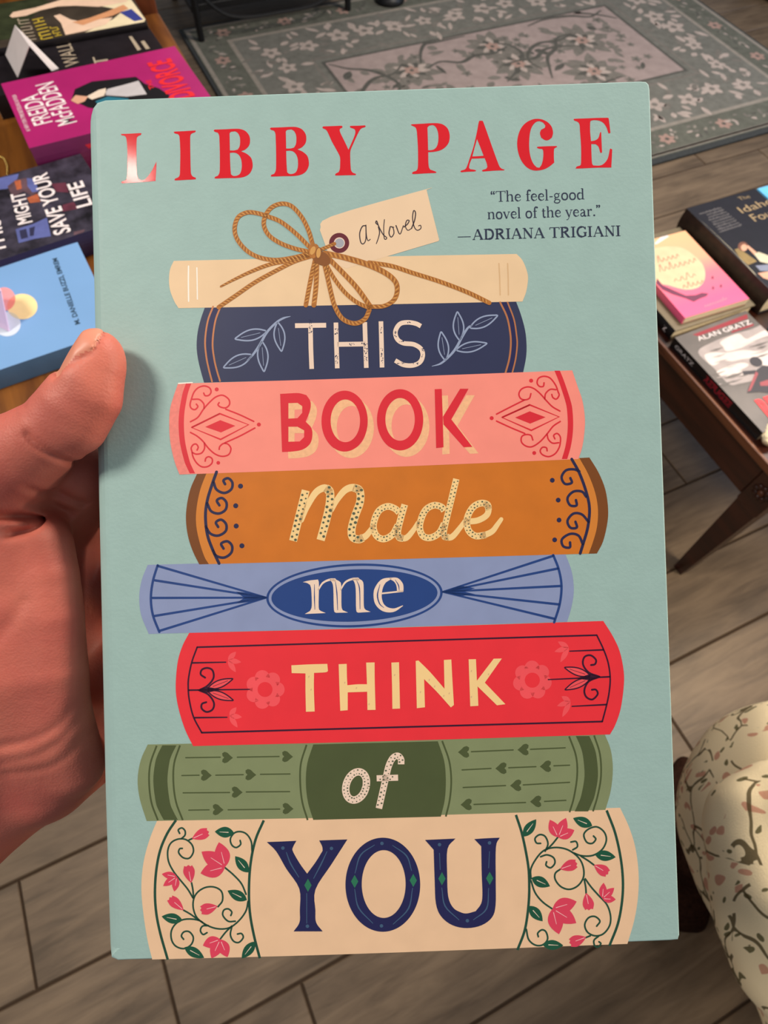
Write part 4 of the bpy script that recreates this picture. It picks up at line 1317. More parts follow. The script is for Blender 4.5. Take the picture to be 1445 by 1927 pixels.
# the hand stops where the book begins
sl, X = grid_slice(np.array([[-8.0, -255, -T * 1000], [100, -40, 0.0]]), 0.01)
bx = np.maximum(np.maximum(np.abs(X[2] + T * 500) - T * 500, -(X[0] + 2.4 + 0.0)), -60)
FLD[sl] = np.maximum(FLD[sl], -bx)

for ax_ in (0, 1, 2):                              # close the forearm where it ends
    for e_ in (0, -1):
        s_ = [slice(None)] * 3
        s_[ax_] = e_
        FLD[tuple(s_)] = np.maximum(FLD[tuple(s_)], 0.4)
V, Q = nets(FLD, lo, HH)
me = bpy.data.meshes.new('hand')
me.from_pydata((V / 1000).tolist(), [], Q.tolist())
m_skin = bpy.data.materials.new('skin')
m_skin.use_nodes = True
nt = m_skin.node_tree
b = nt.nodes['Principled BSDF']
b.inputs['Roughness'].default_value = 0.52
b.inputs['Specular IOR Level'].default_value = 0.35
b.inputs['Subsurface Weight'].default_value = 0.25
b.inputs['Subsurface Radius'].default_value = (1.0, 0.35, 0.2)
b.inputs['Subsurface Scale'].default_value = 0.004
tc = nt.nodes.new('ShaderNodeTexCoord')
n1 = nt.nodes.new('ShaderNodeTexNoise')
n1.inputs['Scale'].default_value = 30
n1.inputs['Detail'].default_value = 5
nt.links.new(tc.outputs['Object'], n1.inputs['Vector'])
cr = nt.nodes.new('ShaderNodeValToRGB')
cr.color_ramp.elements[0].position = 0.3
cr.color_ramp.elements[1].position = 0.72
cr.color_ramp.elements[0].color = lin((180, 84, 76)) + (1,)
cr.color_ramp.elements[1].color = lin((216, 126, 104)) + (1,)
nt.links.new(n1.outputs['Fac'], cr.inputs['Fac'])
nt.links.new(cr.outputs['Color'], b.inputs['Base Color'])
vo = nt.nodes.new('ShaderNodeTexVoronoi')
vo.inputs['Scale'].default_value = 1500
n2 = nt.nodes.new('ShaderNodeTexNoise')
n2.inputs['Scale'].default_value = 380
n2.inputs['Detail'].default_value = 4
nt.links.new(tc.outputs['Object'], n2.inputs['Vector'])
nt.links.new(tc.outputs['Object'], vo.inputs['Vector'])
ad = nt.nodes.new('ShaderNodeMath')
ad.operation = 'MULTIPLY_ADD'
ad.inputs[1].default_value = 0.5
nt.links.new(vo.outputs['Distance'], ad.inputs[0])
nt.links.new(n2.outputs['Fac'], ad.inputs[2])
bp = nt.nodes.new('ShaderNodeBump')
bp.inputs['Strength'].default_value = 0.22
bp.inputs['Distance'].default_value = 0.0005
nt.links.new(ad.outputs[0], bp.inputs['Height'])
nt.links.new(bp.outputs['Normal'], b.inputs['Normal'])
m_nail = mat('nail', (220, 142, 116), 0.42, 0.4, var=0.03)
me.materials.append(m_skin)
me.materials.append(m_nail)
cen = V[Q].mean(1)
reg, up_, al, ac = nail_region([cen[:, 0], cen[:, 1], cen[:, 2]], -0.15)
isn = reg < 0.1
me.polygons.foreach_set('material_index', isn.astype(np.int32))
me.polygons.foreach_set('use_smooth', [True] * len(Q))
me.update()
hand = bpy.data.objects.new('hand', me)
COL.objects.link(hand)
hand.matrix_world = BOOK_M
sm = hand.modifiers.new('soften', 'SMOOTH')
sm.factor = 0.5
sm.iterations = 4
tag(hand, 'left hand of a person gripping the mint green hardcover, thumb pressed on its front cover', 'person')

# ------------------------------------------------------------------ floor of wood-look tiles
def floor_mat():
    m = bpy.data.materials.new('wood_look_tile')
    m.use_nodes = True
    nt = m.node_tree
    b = nt.nodes['Principled BSDF']
    b.inputs['Roughness'].default_value = 0.5
    b.inputs['Specular IOR Level'].default_value = 0.35
    at_ = nt.nodes.new('ShaderNodeAttribute')
    at_.attribute_name = 'tile_shift'
    tc = nt.nodes.new('ShaderNodeTexCoord')
    ad = nt.nodes.new('ShaderNodeVectorMath')
    ad.operation = 'ADD'
    nt.links.new(tc.outputs['Object'], ad.inputs[0])
    nt.links.new(at_.outputs['Vector'], ad.inputs[1])
    mp = nt.nodes.new('ShaderNodeMapping')
    mp.inputs['Scale'].default_value = (2.8, 22, 1)
    nt.links.new(ad.outputs[0], mp.inputs['Vector'])
    n = nt.nodes.new('ShaderNodeTexNoise')
    n.inputs['Scale'].default_value = 2.4
    n.inputs['Detail'].default_value = 9
    n.inputs['Roughness'].default_value = 0.62
    n.inputs['Distortion'].default_value = 0.7
    nt.links.new(mp.outputs[0], n.inputs['Vector'])
    mp2 = nt.nodes.new('ShaderNodeMapping')
    mp2.inputs['Scale'].default_value = (3.0, 7, 1)
    nt.links.new(ad.outputs[0], mp2.inputs['Vector'])
    n2 = nt.nodes.new('ShaderNodeTexNoise')
    n2.inputs['Scale'].default_value = 1.6
    n2.inputs['Detail'].default_value = 4
    nt.links.new(mp2.outputs[0], n2.inputs['Vector'])
    mx = nt.nodes.new('ShaderNodeMath')
    mx.operation = 'MULTIPLY_ADD'
    mx.inputs[1].default_value = 0.55
    nt.links.new(n2.outputs['Fac'], mx.inputs[0])
    sc = nt.nodes.new('ShaderNodeMath')
    sc.operation = 'MULTIPLY'
    sc.inputs[1].default_value = 0.55
    nt.links.new(n.outputs['Fac'], sc.inputs[0])
    nt.links.new(sc.outputs[0], mx.inputs[2])
    r = nt.nodes.new('ShaderNodeValToRGB')
    r.color_ramp.elements[0].position = 0.40
    r.color_ramp.elements[1].position = 0.68
    r.color_ramp.elements[0].color = lin((82, 68, 53)) + (1,)
    r.color_ramp.elements[1].color = lin((123, 104, 83)) + (1,)
    e = r.color_ramp.elements.new(0.53)
    e.color = lin((104, 87, 69)) + (1,)
    nt.links.new(mx.outputs[0], r.inputs['Fac'])
    nt.links.new(r.outputs['Color'], b.inputs['Base Color'])
    bp = nt.nodes.new('ShaderNodeBump')
    bp.inputs['Strength'].default_value = 0.3
    bp.inputs['Distance'].default_value = 0.002
    nt.links.new(n.outputs['Fac'], bp.inputs['Height'])
    nt.links.new(bp.outputs['Normal'], b.inputs['Normal'])
    return m


rnd = random.Random(11)
PITCH, LEN, GAP = 0.1535, 0.918, 0.004
m_tile = floor_mat()
m_grout = mat('grout', (58, 44, 32), 0.9, 0.2, var=0.1, scale=80)
fb = MB()
X0, X1, Y0, Y1 = -2.6, 4.6, -1.6, 4.4
fb.box(X0, X1, Y0, Y1, -0.05, -0.002, m_grout)
shift = [0.0] * (8 * 3)
off_fix = {-1: -.324, 0: -.498, -2: -.148, 2: .939}
for k in range(int((Y0 - .036) / PITCH) - 1, int((Y1 - .036) / PITCH) + 1):
    y0 = .036 + k * PITCH
    off = off_fix.get(k, -.324 - .175 * (k + 1) + rnd.uniform(-.03, .03))
    s0 = math.floor((X0 - off) / LEN)
    for i in range(s0, int((X1 - off) / LEN) + 1):
        xa, xb = off + i * LEN + GAP / 2, off + (i + 1) * LEN - GAP / 2
        xa, xb = max(xa, X0), min(xb, X1)
        ya, yb = max(y0 + GAP / 2, Y0), min(y0 + PITCH - GAP / 2, Y1)
        if xb - xa < .02 or yb - ya < .02:
            continue
        v0 = len(fb.v)
        e = .0015
        fb.add([(xa, ya, -.002), (xb, ya, -.002), (xb, yb, -.002), (xa, yb, -.002), (xa + e, ya + e, 0), (xb - e, ya + e, 0), (xb - e, yb - e, 0), (xa + e, yb - e, 0)],
               [(4, 5, 6, 7), (0, 1, 5, 4), (1, 2, 6, 5), (2, 3, 7, 6), (3, 0, 4, 7)], m_tile)
        shift += [rnd.uniform(0, 50), rnd.uniform(0, 50), 0] * 8
floor = fb.build('floor')
at_ = floor.data.attributes.new('tile_shift', 'FLOAT_VECTOR', 'POINT')
at_.data.foreach_set('vector', shift)
tag(floor, kind='structure')

# ------------------------------------------------------------------ patterned rug
RX0, RX1, RY0, RY1, RZ = 0.470, 2.405, 1.340, 2.605, 0.010
r_edge = mat('rug_binding', (66, 68, 68), 0.95, 0.1, var=0.15, scale=120)
r_band = mat('rug_grey_green', (104, 104, 94), 0.95, 0.1, var=0.16, scale=45)
r_band2 = mat('rug_grey', (118, 116, 108), 0.95, 0.1, var=0.15, scale=45)
r_line = mat('rug_beige_line', (150, 141, 130), 0.95, 0.1, var=0.12, scale=60)
r_field = mat('rug_blush', (166, 148, 142), 0.95, 0.1, var=0.10, scale=30)
r_mot = mat('rug_beige_motif', (182, 166, 156), 0.95, 0.1, var=0.10, scale=60)
r_pink = mat('rug_dusty_pink', (170, 140, 128), 0.95, 0.1, var=0.10, scale=60)
r_dark = mat('rug_charcoal_motif', (92, 90, 84), 0.95, 0.1, var=0.14, scale=60)
r_mid = mat('rug_mid_grey_motif', (124, 118, 110), 0.95, 0.1, var=0.14, scale=60)
rb = MB()
rb.box(RX0 - .012, RX1 + .012, RY0 - .022, RY1 + .012, 0.0003, RZ - .002, r_edge, .002)
rb.box(RX0, RX1, RY0, RY1, 0.0005, RZ, r_band, .0015)


def flat(lay):
    z = RZ + lay * 8e-5
    return lambda x, y: (x, y, z)


def rect(x0, x1, y0, y1, m, lay):
    rb.poly([[(x0, y0), (x1, y0), (x1, y1), (x0, y1)]], m, flat(lay))


def frame(x0, x1, y0, y1, wd, m, lay):
    rb.poly([[(x0, y0), (x1, y0), (x1, y1), (x0, y1)], [(x0 + wd, y0 + wd), (x1 - wd, y0 + wd), (x1 - wd, y1 - wd), (x0 + wd, y1 - wd)]], m, flat(lay))


def petal(x, y, an, ln, wd, m, lay):
    b, t = np.array([x, y]), np.array([x + ln * math.cos(an), y + ln * math.sin(an)])
    d = t - b
    n = np.array([-d[1], d[0]]) / ln
    pr = [math.sin(math.pi * q / 6) ** .8 for q in range(7)]
    up = [b + d * (q / 6) + n * pr[q] * wd / 2 for q in range(7)]
    dn = [b + d * (q / 6) - n * pr[q] * wd / 2 for q in range(1, 6)]
    rb.poly([up + dn[::-1]], m, flat(lay))


def flower(x, y, r, m, mc, lay, np_=6):
    a0 = rnd.uniform(0, 6)
    for q in range(np_):
        petal(x, y, a0 + q * 2 * math.pi / np_, r, r * .62, m, lay + .05 * q)
    rb.poly([ell(x, y, r * .26, r * .26, 10)], mc, flat(lay + .6))


rect(RX0 + .008, RX1 - .008, RY0 + .008, RY0 + .016, r_line, 1)
frame(RX0 + .004, RX1 - .004, RY0 + .004, RY1 - .004, .014, r_line, 1)
IN1 = .122
frame(RX0 + IN1, RX1 - IN1, RY0 + IN1, RY1 - IN1, .016, r_line, 1)
rect(RX0 + IN1 + .016, RX1 - IN1 - .016, RY0 + IN1 + .016, RY1 - IN1 - .016, r_band2, .6)
IN2 = .375
frame(RX0 + IN2 - .03, RX1 - IN2 + .03, RY0 + IN2 - .03, RY1 - IN2 + .03, .012, r_mid, 1.2)
rect(RX0 + IN2, RX1 - IN2, RY0 + IN2, RY1 - IN2, r_dark, 1.2)
rect(RX0 + IN2 + .012, RX1 - IN2 - .012, RY0 + IN2 + .012, RY1 - IN2 - .012, r_field, 1.6)
# small florals of the outer band


def along(inset, step):
    x0, x1, y0, y1 = RX0 + inset, RX1 - inset, RY0 + inset, RY1 - inset
    pts = []
    for A_, B_ in (((x0, y0), (x1, y0)), ((x1, y0), (x1, y1)), ((x1, y1), (x0, y1)), ((x0, y1), (x0, y0))):
        L_ = math.hypot(B_[0] - A_[0], B_[1] - A_[1])
        n_ = max(1, round(L_ / step))
        for q in range(n_):
            pts.append((A_[0] + (B_[0] - A_[0]) * q / n_, A_[1] + (B_[1] - A_[1]) * q / n_, math.atan2(B_[1] - A_[1], B_[0] - A_[0])))
    return pts


for i, (x, y, an) in enumerate(along(.068, .058)):
    if i % 4 == 0:
        flower(x, y, .030, r_pink, r_dark, 2)
    else:
        for q in range(5):
            petal(x + rnd.uniform(-.028, .028), y + rnd.uniform(-.028, .028), rnd.uniform(0, 6.3), rnd.uniform(.014, .03), .010, rnd.choice((r_mot, r_mid, r_dark, r_line)), 2 + .1 * q)
# leaf sprays of the wide band
for i, (x, y, an) in enumerate(along(.245, .125)):
    flower(x + rnd.uniform(-.02, .02), y + rnd.uniform(-.02, .02), rnd.uniform(.034, .05), r_mot, r_mid, 2.4, 5)
    for q in range(9):
        a1 = rnd.uniform(0, 6.3)
        r1 = rnd.uniform(.04, .085)
        xx, yy = x + r1 * math.cos(a1), y + r1 * math.sin(a1)
        if RX0 + .15 < xx < RX1 - .15 and RY0 + .15 < yy < RY1 - .15:
            petal(xx, yy, a1 + rnd.uniform(-.7, .7), rnd.uniform(.03, .062), rnd.uniform(.014, .024), rnd.choice((r_mot, r_mot, r_mot, r_mid)), 2.2 + .05 * q)
# palmettes and stems of the field
fx0, fx1, fy0, fy1 = RX0 + IN2 + .02, RX1 - IN2 - .02, RY0 + IN2 + .02, RY1 - IN2 - .02
for cx_, cy_ in ((fx0 + .25, fy1 - .14), (fx0 + .62, fy0 + .24), (fx1 - .22, fy1 - .18), (fx0 + .2, fy0 + .12), (fx1 - .3, fy0 + .1), ((fx0 + fx1) / 2 + .02, fy1 - .1)):
    for q in range(11):
        a1 = q * 2 * math.pi / 11 + rnd.uniform(-.1, .1)
        petal(cx_, cy_, a1, rnd.uniform(.085, .125), .045, r_mid, 2.4 + .04 * q)
        petal(cx_, cy_, a1 + .2, rnd.uniform(.045, .07), .026, r_dark if q % 2 else r_mot, 3.2 + .04 * q)
    flower(cx_, cy_, .03, r_pink, r_dark, 4)
for q in range(13):
    x, y = rnd.uniform(fx0, fx1), rnd.uniform(fy0, fy1)
    P = [(x, y)]
    an = rnd.uniform(0, 6.3)
    for j in range(5):
        an += rnd.uniform(-.9, .9)
        x = min(fx1, max(fx0, x + .07 * math.cos(an)))
        y = min(fy1, max(fy0, y + .07 * math.sin(an)))
        P.append((x, y))
    stroke(rb, P, [.008, .017, .006], r_dark, flat(3.6 + .1 * q), 5)
for q in range(170):
    x, y = rnd.uniform(fx0, fx1 - .04), rnd.uniform(fy0, fy1 - .04)
    if q % 3 == 0:
        flower(x, y, rnd.uniform(.016, .026), r_mid, r_dark, 2 + .01 * q, 5)
    else:
        petal(x, y, rnd.uniform(0, 6.3), rnd.uniform(.03, .07), rnd.uniform(.014, .032), rnd.choice((r_dark, r_mid, r_mid)), 2 + .005 * q)
rug = rb.build('rug')
tag(rug, 'grey and beige floral area rug with a bordered edge lying on the tiled floor', 'rug')


# ------------------------------------------------------------------ books lying about
m_pg = mat('book_pages', (222, 208, 180), 0.9, 0.1, var=0.12, scale=500)


def lay_book(name, label, loc, wdt, hgt, th, rz, cover, spine_m=None, art=None, hard=True, cat='book', group=None, tilt=None, rounded=False, spine_art=None):
    """closed book lying flat; local x across the cover from the spine, y up the cover, z up"""
    o = thing(name, label, cat, loc, rz, group)
    if tilt:
        o.rotation_euler = (tilt[0], tilt[1], rz)
    cb = MB()
    t = .0028 if hard else .0008
    e = .003 if hard else .0
    cb.box(0, wdt, 0, hgt, th - t, th, cover, .0005)
    cb.box(0, wdt, 0, hgt, 0, t, cover, .0004)
    n = 8
    bul = .004 if hard else .0008
    pts = [(-bul * math.sin(math.pi * q / n) + (.0 if rounded else 0), th * q / n) for q in range(n + 1)]
    V = [(x, y, z) for y in (0.0005, hgt - .0005) for x, z in pts] + [(x + .002, y, z) for y in (0.0005, hgt - .0005) for x, z in pts]
    F = []
    k = n + 1
    for q in range(n):
        F += [(q, q + 1, k + q + 1, k + q), (2 * k + q, 3 * k + q, 3 * k + q + 1, 2 * k + q + 1), (q, 2 * k + q, 2 * k + q + 1, q + 1), (k + q, k + q + 1, 3 * k + q + 1, 3 * k + q)]
    cb.add(V, F, spine_m or cover)
    if art:
        ca_, sa_ = math.cos(rz), math.sin(rz)

        def M(px_, py_):
            q_ = at(px_, py_, loc[2] + th)
            dx_, dy_ = q_.x - loc[0], q_.y - loc[1]
            return (ca_ * dx_ + sa_ * dy_, -sa_ * dx_ + ca_ * dy_)

        def L(lay):
            return lambda x, y: (min(wdt - .0006, max(.0008, x)), min(hgt - .0006, max(.0006, y)), th + lay * 1.2e-4)
        art(cb, L, M)
    if spine_art:
        # spine surface: first coordinate runs down from the head of the spine, second from its lower edge upwards
        def sp(lay):
            return lambda x, y: (-bul * math.sin(math.pi * min(1, max(0, y / th))) - lay * 1.5e-4, hgt - x, y)
        spine_art(cb, sp)
    cb.build('cover', o)
    pb = MB()
    pb.box(.002, wdt - e, e, hgt - e, t, th - t, m_pg)
    pb.build('page_block', o)
    return o


# left table --------------------------------------------------------
ZT = 0.655
w_or = wood('honey_wood', (82, 44, 16), (138, 84, 30), 1, 0.4)
w_rd = wood('red_brown_wood', (74, 34, 18), (116, 58, 30), 2, 0.4)
tl = thing('wooden_table', 'honey brown wooden table at left, covered with books', 'table', (0.183, 0.44, 0))
m = MB()
m.box(-1.05, 0, 0, 0.745, ZT - .028, ZT, w_or, .004)
m.build('table_top', tl)
for n_, q in (('apron', (-1.02, -.03, .02, .04)), ('apron', (-1.02, -.03, .705, .725)), ('apron', (-.045, -.025, .04, .705)), ('apron', (-1.025, -1.005, .04, .705))):
    m = MB()
    m.box(q[0], q[1], q[2], q[3], ZT - .11, ZT - .028, w_or, .002)
    m.build(n_, tl)
for x in (-1.0, -.05):
    for y in (.045, .70):
        m = MB()
        V = [(x + sx * s_, y + sy * s_, z) for z, s_ in ((0, .015), (ZT - .028, .026)) for sx, sy in ((-1, -1), (1, -1), (1, 1), (-1, 1))]
        m.add(V, [(3, 2, 1, 0), (4, 5, 6, 7), (0, 1, 5, 4), (1, 2, 6, 5), (2, 3, 7, 6), (3, 0, 4, 7)], w_or)
        m.build('leg', tl)

k_mag = mat('magenta_cover', (168, 34, 104), 0.35, 0.5, var=0.10, scale=14)
k_plum = mat('plum_spine', (104, 26, 78), 0.4, 0.5)
k_wht = mat('white_print', (236, 224, 224), 0.5)
k_redp = mat('red_print', (226, 42, 48), 0.45)
k_blk = mat('black_print', (20, 18, 22), 0.5)
k_dred = mat('dark_red_print', (140, 24, 40), 0.5)
k_dred2 = mat('crimson_spine_print', (190, 30, 54), .5)
k_suit = mat('grey_suit_print', (190, 184, 186), 0.5)
k_skin = mat('printed_skin', (214, 160, 132), 0.5)
k_arm_ = mat('ivory_shirt_print', (224, 206, 186), .5)
k_teal = mat('teal_print', (40, 110, 130), 0.5)


def zz(M, x0, y0, sc, pts):
    return [M(x0 + x / sc, y0 + y / sc) for x, y in pts]


def art_magenta(cb, L, M):
    txt(cb, M, 'FREIDA', k_wht, L(1), (99, 229), (71, 176), (63, 239), .008)
    txt(cb, M, 'McFADDEN', k_wht, L(1), (145, 229), (100, 153), (110, 243), .008)
    txt(cb, M, '#1 NEW YORK TIMES BESTSELLING AUTHOR', k_wht, L(1), (57, 246), (30, 178), (49, 248), .0)
    txt(cb, M, 'THE', k_redp, L(1.5), (291, 167), (283, 150), (281, 168), .02)
    txt(cb, M, 'DIVORCE', k_redp, L(3), (366, 181), (319, 110), (318, 188), .03)
    Zm = lambda q: zz(M, 0, 0, 3.01, q)
    cb.poly([Zm([(405, 565), (425, 505), (520, 462), (770, 435), (820, 475), (900, 500), (970, 548), (900, 580), (700, 640), (500, 610)])], k_blk, L(1))
    cb.poly([Zm([(590, 540), (610, 505), (700, 482), (785, 458), (832, 535), (720, 548)])], k_suit, L(2))
    cb.poly([Zm([(490, 548), (560, 510), (600, 500), (600, 540), (520, 565)])], k_arm_, L(2))
    cb.poly([Zm([(402, 570), (428, 540), (500, 548), (480, 575), (440, 590)])], k_skin, L(2.4))
    cb.poly([Zm([(540, 575), (610, 548), (730, 560), (720, 600), (560, 600)])], k_teal, L(2.4))


def spine_magenta(cb, L):
    put_text(cb, 'THE', k_dred, lambda x, y: L(1)(x, y), .034, .016, .011, .018, .02)
    put_text(cb, 'DIVORCE', k_dred2, lambda x, y: L(1)(x, y), .060, .014, .021, .090, .03)


lay_book('book', 'thick magenta hardcover with white author lettering and a red title, on the wooden table', (0.1700, 0.8285, ZT), .151, .227, .044, math.radians(93.2), k_mag, k_plum, art_magenta, spine_art=spine_magenta, rounded=True)

k_blkc = mat('black_cover', (30, 26, 30), 0.4, 0.4, var=0.2)
k_bei = mat('beige_print', (176, 160, 138), 0.5)


def art_black(cb, L, M):
    txt(cb, M, 'WALL', k_bei, L(1), (151, 121), (131, 79), (122, 128), .0)
    txt(cb, M, 'T', k_bei, L(1), (206, 121), (200, 104), (178, 126), .0)
    for q in ([(375, 415), (410, 410), (515, 560), (475, 575)], [(510, 470), (550, 460), (615, 550), (570, 560)]):
        cb.poly([zz(M, 180, 0, 6.02, q)], k_bei, L(1))


lay_book('book', 'black paperback with beige title letters, lying behind the magenta hardcover', (0.1525, 0.985, ZT), .165, .235, .028, math.radians(93), k_blkc, None, art_black, hard=False)

k_pal = mat('dark_photo_cover', (62, 54, 46), 0.35, 0.5, var=0.35, scale=30)
k_arm = mat('pale_skin_print', (232, 198, 172), 0.45)
k_arm2 = mat('tan_skin_print', (212, 150, 108), 0.45)
k_yel = mat('yellow_print', (206, 178, 60), 0.45)
k_cloth = mat('cream_cloth_print', (232, 216, 180), 0.45)
k_blu = mat('blue_print', (56, 66, 140), 0.45)
k_grnp = mat('green_shadow_print', (48, 54, 34), 0.5, var=.3)


def art_pale(cb, L, M):
    Zp = lambda q: zz(M, 0, 0, 3.01, q)
    cb.poly([Zp([(-40, 0), (200, -60), (300, 20), (200, 80), (60, 220), (-60, 240)])], k_grnp, L(1))
    cb.poly([Zp([(55, 92), (75, 70), (200, 45), (330, 5), (420, -30), (720, -40), (720, 10), (560, 40), (430, 34), (330, 38), (230, 60), (150, 90), (70, 102)])], k_arm, L(3))
    cb.poly([Zp([(540, 30), (740, -5), (830, 110), (820, 132), (590, 168), (480, 185), (640, 110), (700, 60)])], k_cloth, L(2))
    cb.poly([Zp([(305, 92), (340, 82), (400, 112), (450, 122), (560, 110), (640, 100), (600, 140), (480, 178), (372, 200), (345, 130)])], k_arm, L(3.4))
    cb.poly([Zp([(410, 128), (500, 106), (600, 70), (700, 28), (728, 50), (640, 90), (560, 112), (470, 145)])], k_arm2, L(4))
    cb.poly([Zp([(678, 72), (745, 52), (812, 112), (762, 122)])], k_blu, L(3))
    scr(cb, M, k_bei, L(4), (69, 75), (53, 33), (48, 78), 7, .0022, 3, True)
    scr(cb, M, k_yel, L(4), (100, 72), (79, 29), (79, 77), 7, .0026, 5, True)
    scr(cb, M, k_yel, L(4), (117, 67), (106, 48), (104, 70), 4, .0018, 8, True)


lay_book('book', 'paperback with a pale reclining woman on its cover, resting on the black paperback', (0.1465, 1.0725, ZT + .0284), .125, .222, .0085, math.radians(90.5), k_pal, k_blkc, art_pale, hard=False)

# a folded price card on the black book
k_card = mat('white_card', (226, 216, 214), 0.7, 0.2, var=.02)
zc = ZT + .0288
q = [at(10, 103, zc), at(33, 146, zc), at(55, 86, zc + .043), at(28, 47, zc + .043), at(97, 133, zc)]
q.append(at(110, 128, zc))
o0 = sum(q, Vector()) / 6
o0.z = zc
o = thing('tent_card', 'small folded white card standing like a tent on the black paperback', 'card', tuple(o0))
m = MB()
A_, B_, C_, D_, E_, F_ = [np.array(p - o0) for p in q]
nl = np.cross(B_ - A_, D_ - A_)
nl = nl / np.linalg.norm(nl) * .0007
nr = np.cross(F_ - E_, C_ - E_)
nr = nr / np.linalg.norm(nr) * .0007
for P4, nn in (((A_, B_, C_, D_), nl), ((E_, F_, D_, C_), nr)):
    m.add(list(P4) + [p + nn * (-1 if nn[2] > 0 else 1) for p in P4], [(0, 1, 2, 3), (7, 6, 5, 4), (0, 4, 5, 1), (1, 5, 6, 2), (2, 6, 7, 3), (3, 7, 4, 0)], k_card)
m.build('panel', o)

k_dk = mat('night_scene_cover', (50, 46, 58), 0.4, 0.45, var=0.8, scale=55)
k_bl2 = mat('dusk_blue_print', (92, 100, 158), 0.45, var=.2, scale=50)
k_or = mat('ember_print', (166, 88, 58), 0.45, var=.3, scale=80)
k_rd2 = mat('wine_print', (96, 46, 62), 0.45, var=.3, scale=60)


def art_save(cb, L, M):
    Zs = lambda q: zz(M, 0, 280, 8.5, q)
    cb.poly([Zs([(250, 1290), (540, 1200), (750, 1100), (815, 1400), (560, 1440), (300, 1510)])], k_bl2, L(1))
    cb.poly([Zs([(310, 1310), (420, 1280), (450, 1420), (340, 1450)])], k_dk2, L(1.4))
    cb.poly([Zs([(470, 1270), (560, 1240), (540, 1390), (480, 1400)])], k_dk2, L(1.4))
    cb.poly([Zs([(-60, 480), (300, 400), (280, 480), (120, 640), (-60, 660)])], k_bl2, L(1))
    cb.poly([Zs([(120, 600), (250, 500), (400, 470), (560, 480), (620, 680), (500, 760), (380, 680), (200, 780)])], k_brn, L(1.2))
    cb.poly([Zs([(430, 470), (560, 480), (620, 680), (520, 700), (440, 600)])], k_bl2, L(1.5))
    cb.poly([Zs([(430, 790), (600, 720), (650, 850), (480, 870)])], k_or, L(1.5))
    cb.poly([Zs([(230, 520), (330, 500), (350, 640), (270, 660)])], k_or, L(1.6))
    cb.poly([Zs([(1000, 900), (1180, 850), (1250, 960), (1000, 1010)])], k_rd2, L(1))
    cb.poly([Zs([(820, 560), (1050, 540), (1100, 700), (900, 690)])], k_rd2, L(1))
    cb.poly([Zs([(1180, 1330), (1360, 1290), (1380, 1400), (1200, 1420)])], k_brn, L(1))
    txt(cb, M, 'THIS', k_wht, L(2), (13, 474), (0, 412), (-16, 480), .01)
    txt(cb, M, 'MIGHT', k_wht, L(2), (61, 418), (45.5, 361), (33, 424), .02)
    txt(cb, M, 'SAVE YOUR', k_wht, L(2), (133.5, 436), (87.6, 324), (101, 443), .02)
    txt(cb, M, 'LIFE', k_wht, L(2), (174, 385), (154, 340), (143, 391), .02)


k_dk2 = mat('dark_window_print', (44, 44, 74), .5)
k_brn = mat('dusk_brown_print', (92, 68, 76), .5, var=.35, scale=60)
lay_book('book', 'dark night-scene hardcover with white lettering, half under the light blue book', (0.012, 0.674, ZT), .140, .226, .028, math.radians(97), k_dk, mat('indigo_spine', (36, 30, 62), 0.4), art_save)

k_sky = mat('sky_blue_cover', (120, 162, 210), 0.45, 0.4, var=0.04, scale=10)
k_navs = mat('steel_blue_spine', (84, 120, 160), 0.5)
k_c1 = mat('yellow_disc_print', (250, 220, 160), 0.5)
k_c2 = mat('pink_disc_print', (238, 156, 160), 0.5)
k_c3 = mat('grey_disc_print', (208, 218, 234), 0.5)
k_c4 = mat('coral_disc_print', (240, 140, 126), 0.5)
k_c5 = mat('khaki_disc_print', (214, 206, 176), 0.5)
k_ink2 = mat('slate_print', (46, 70, 92), 0.5)


def clipped(A_, B_):
    """overlap of two discs given as dense point rings"""
    def inside(p, ring):
        r_ = False
        for i in range(len(ring)):
            (x1, y1), (x2, y2) = ring[i], ring[i - 1]
            if (y1 > p[1]) != (y2 > p[1]) and p[0] < (x2 - x1) * (p[1] - y1) / (y2 - y1) + x1:
                r_ = not r_
        return r_
    q = [p for p in A_ if inside(p, B_)] + [p for p in B_ if inside(p, A_)]
    c_ = np.mean(q, axis=0)
    return sorted(q, key=lambda p: math.atan2(p[1] - c_[1], p[0] - c_[0]))


def art_blue(cb, L, M):
    yl, pn, gy = ([M(*p) for p in ell(*q, 64)] for q in ((42, 577, 28.5, 24, ), (8, 563, 21, 22), (13, 610, 26, 23)))
    cb.poly([yl], k_c1, L(1))
    cb.poly([pn], k_c2, L(1.4))
    cb.poly([gy], k_c3, L(1.2))
    cb.poly([clipped(yl, pn)], k_c4, L(2))
    cb.poly([clipped(yl, gy)], k_c5, L(2.2))
    txt(cb, M, 'M. DANIELLE BUZZI, EMREM', k_ink2, L(1), (151, 609), (107, 485), (141, 611), .03)


bl = lay_book('book', 'light blue paperback with overlapping pastel discs, nearest book on the wooden table', (-0.032, 0.519, ZT), .146, .218, .022, math.radians(94), k_sky, k_navs, art_blue, hard=False)

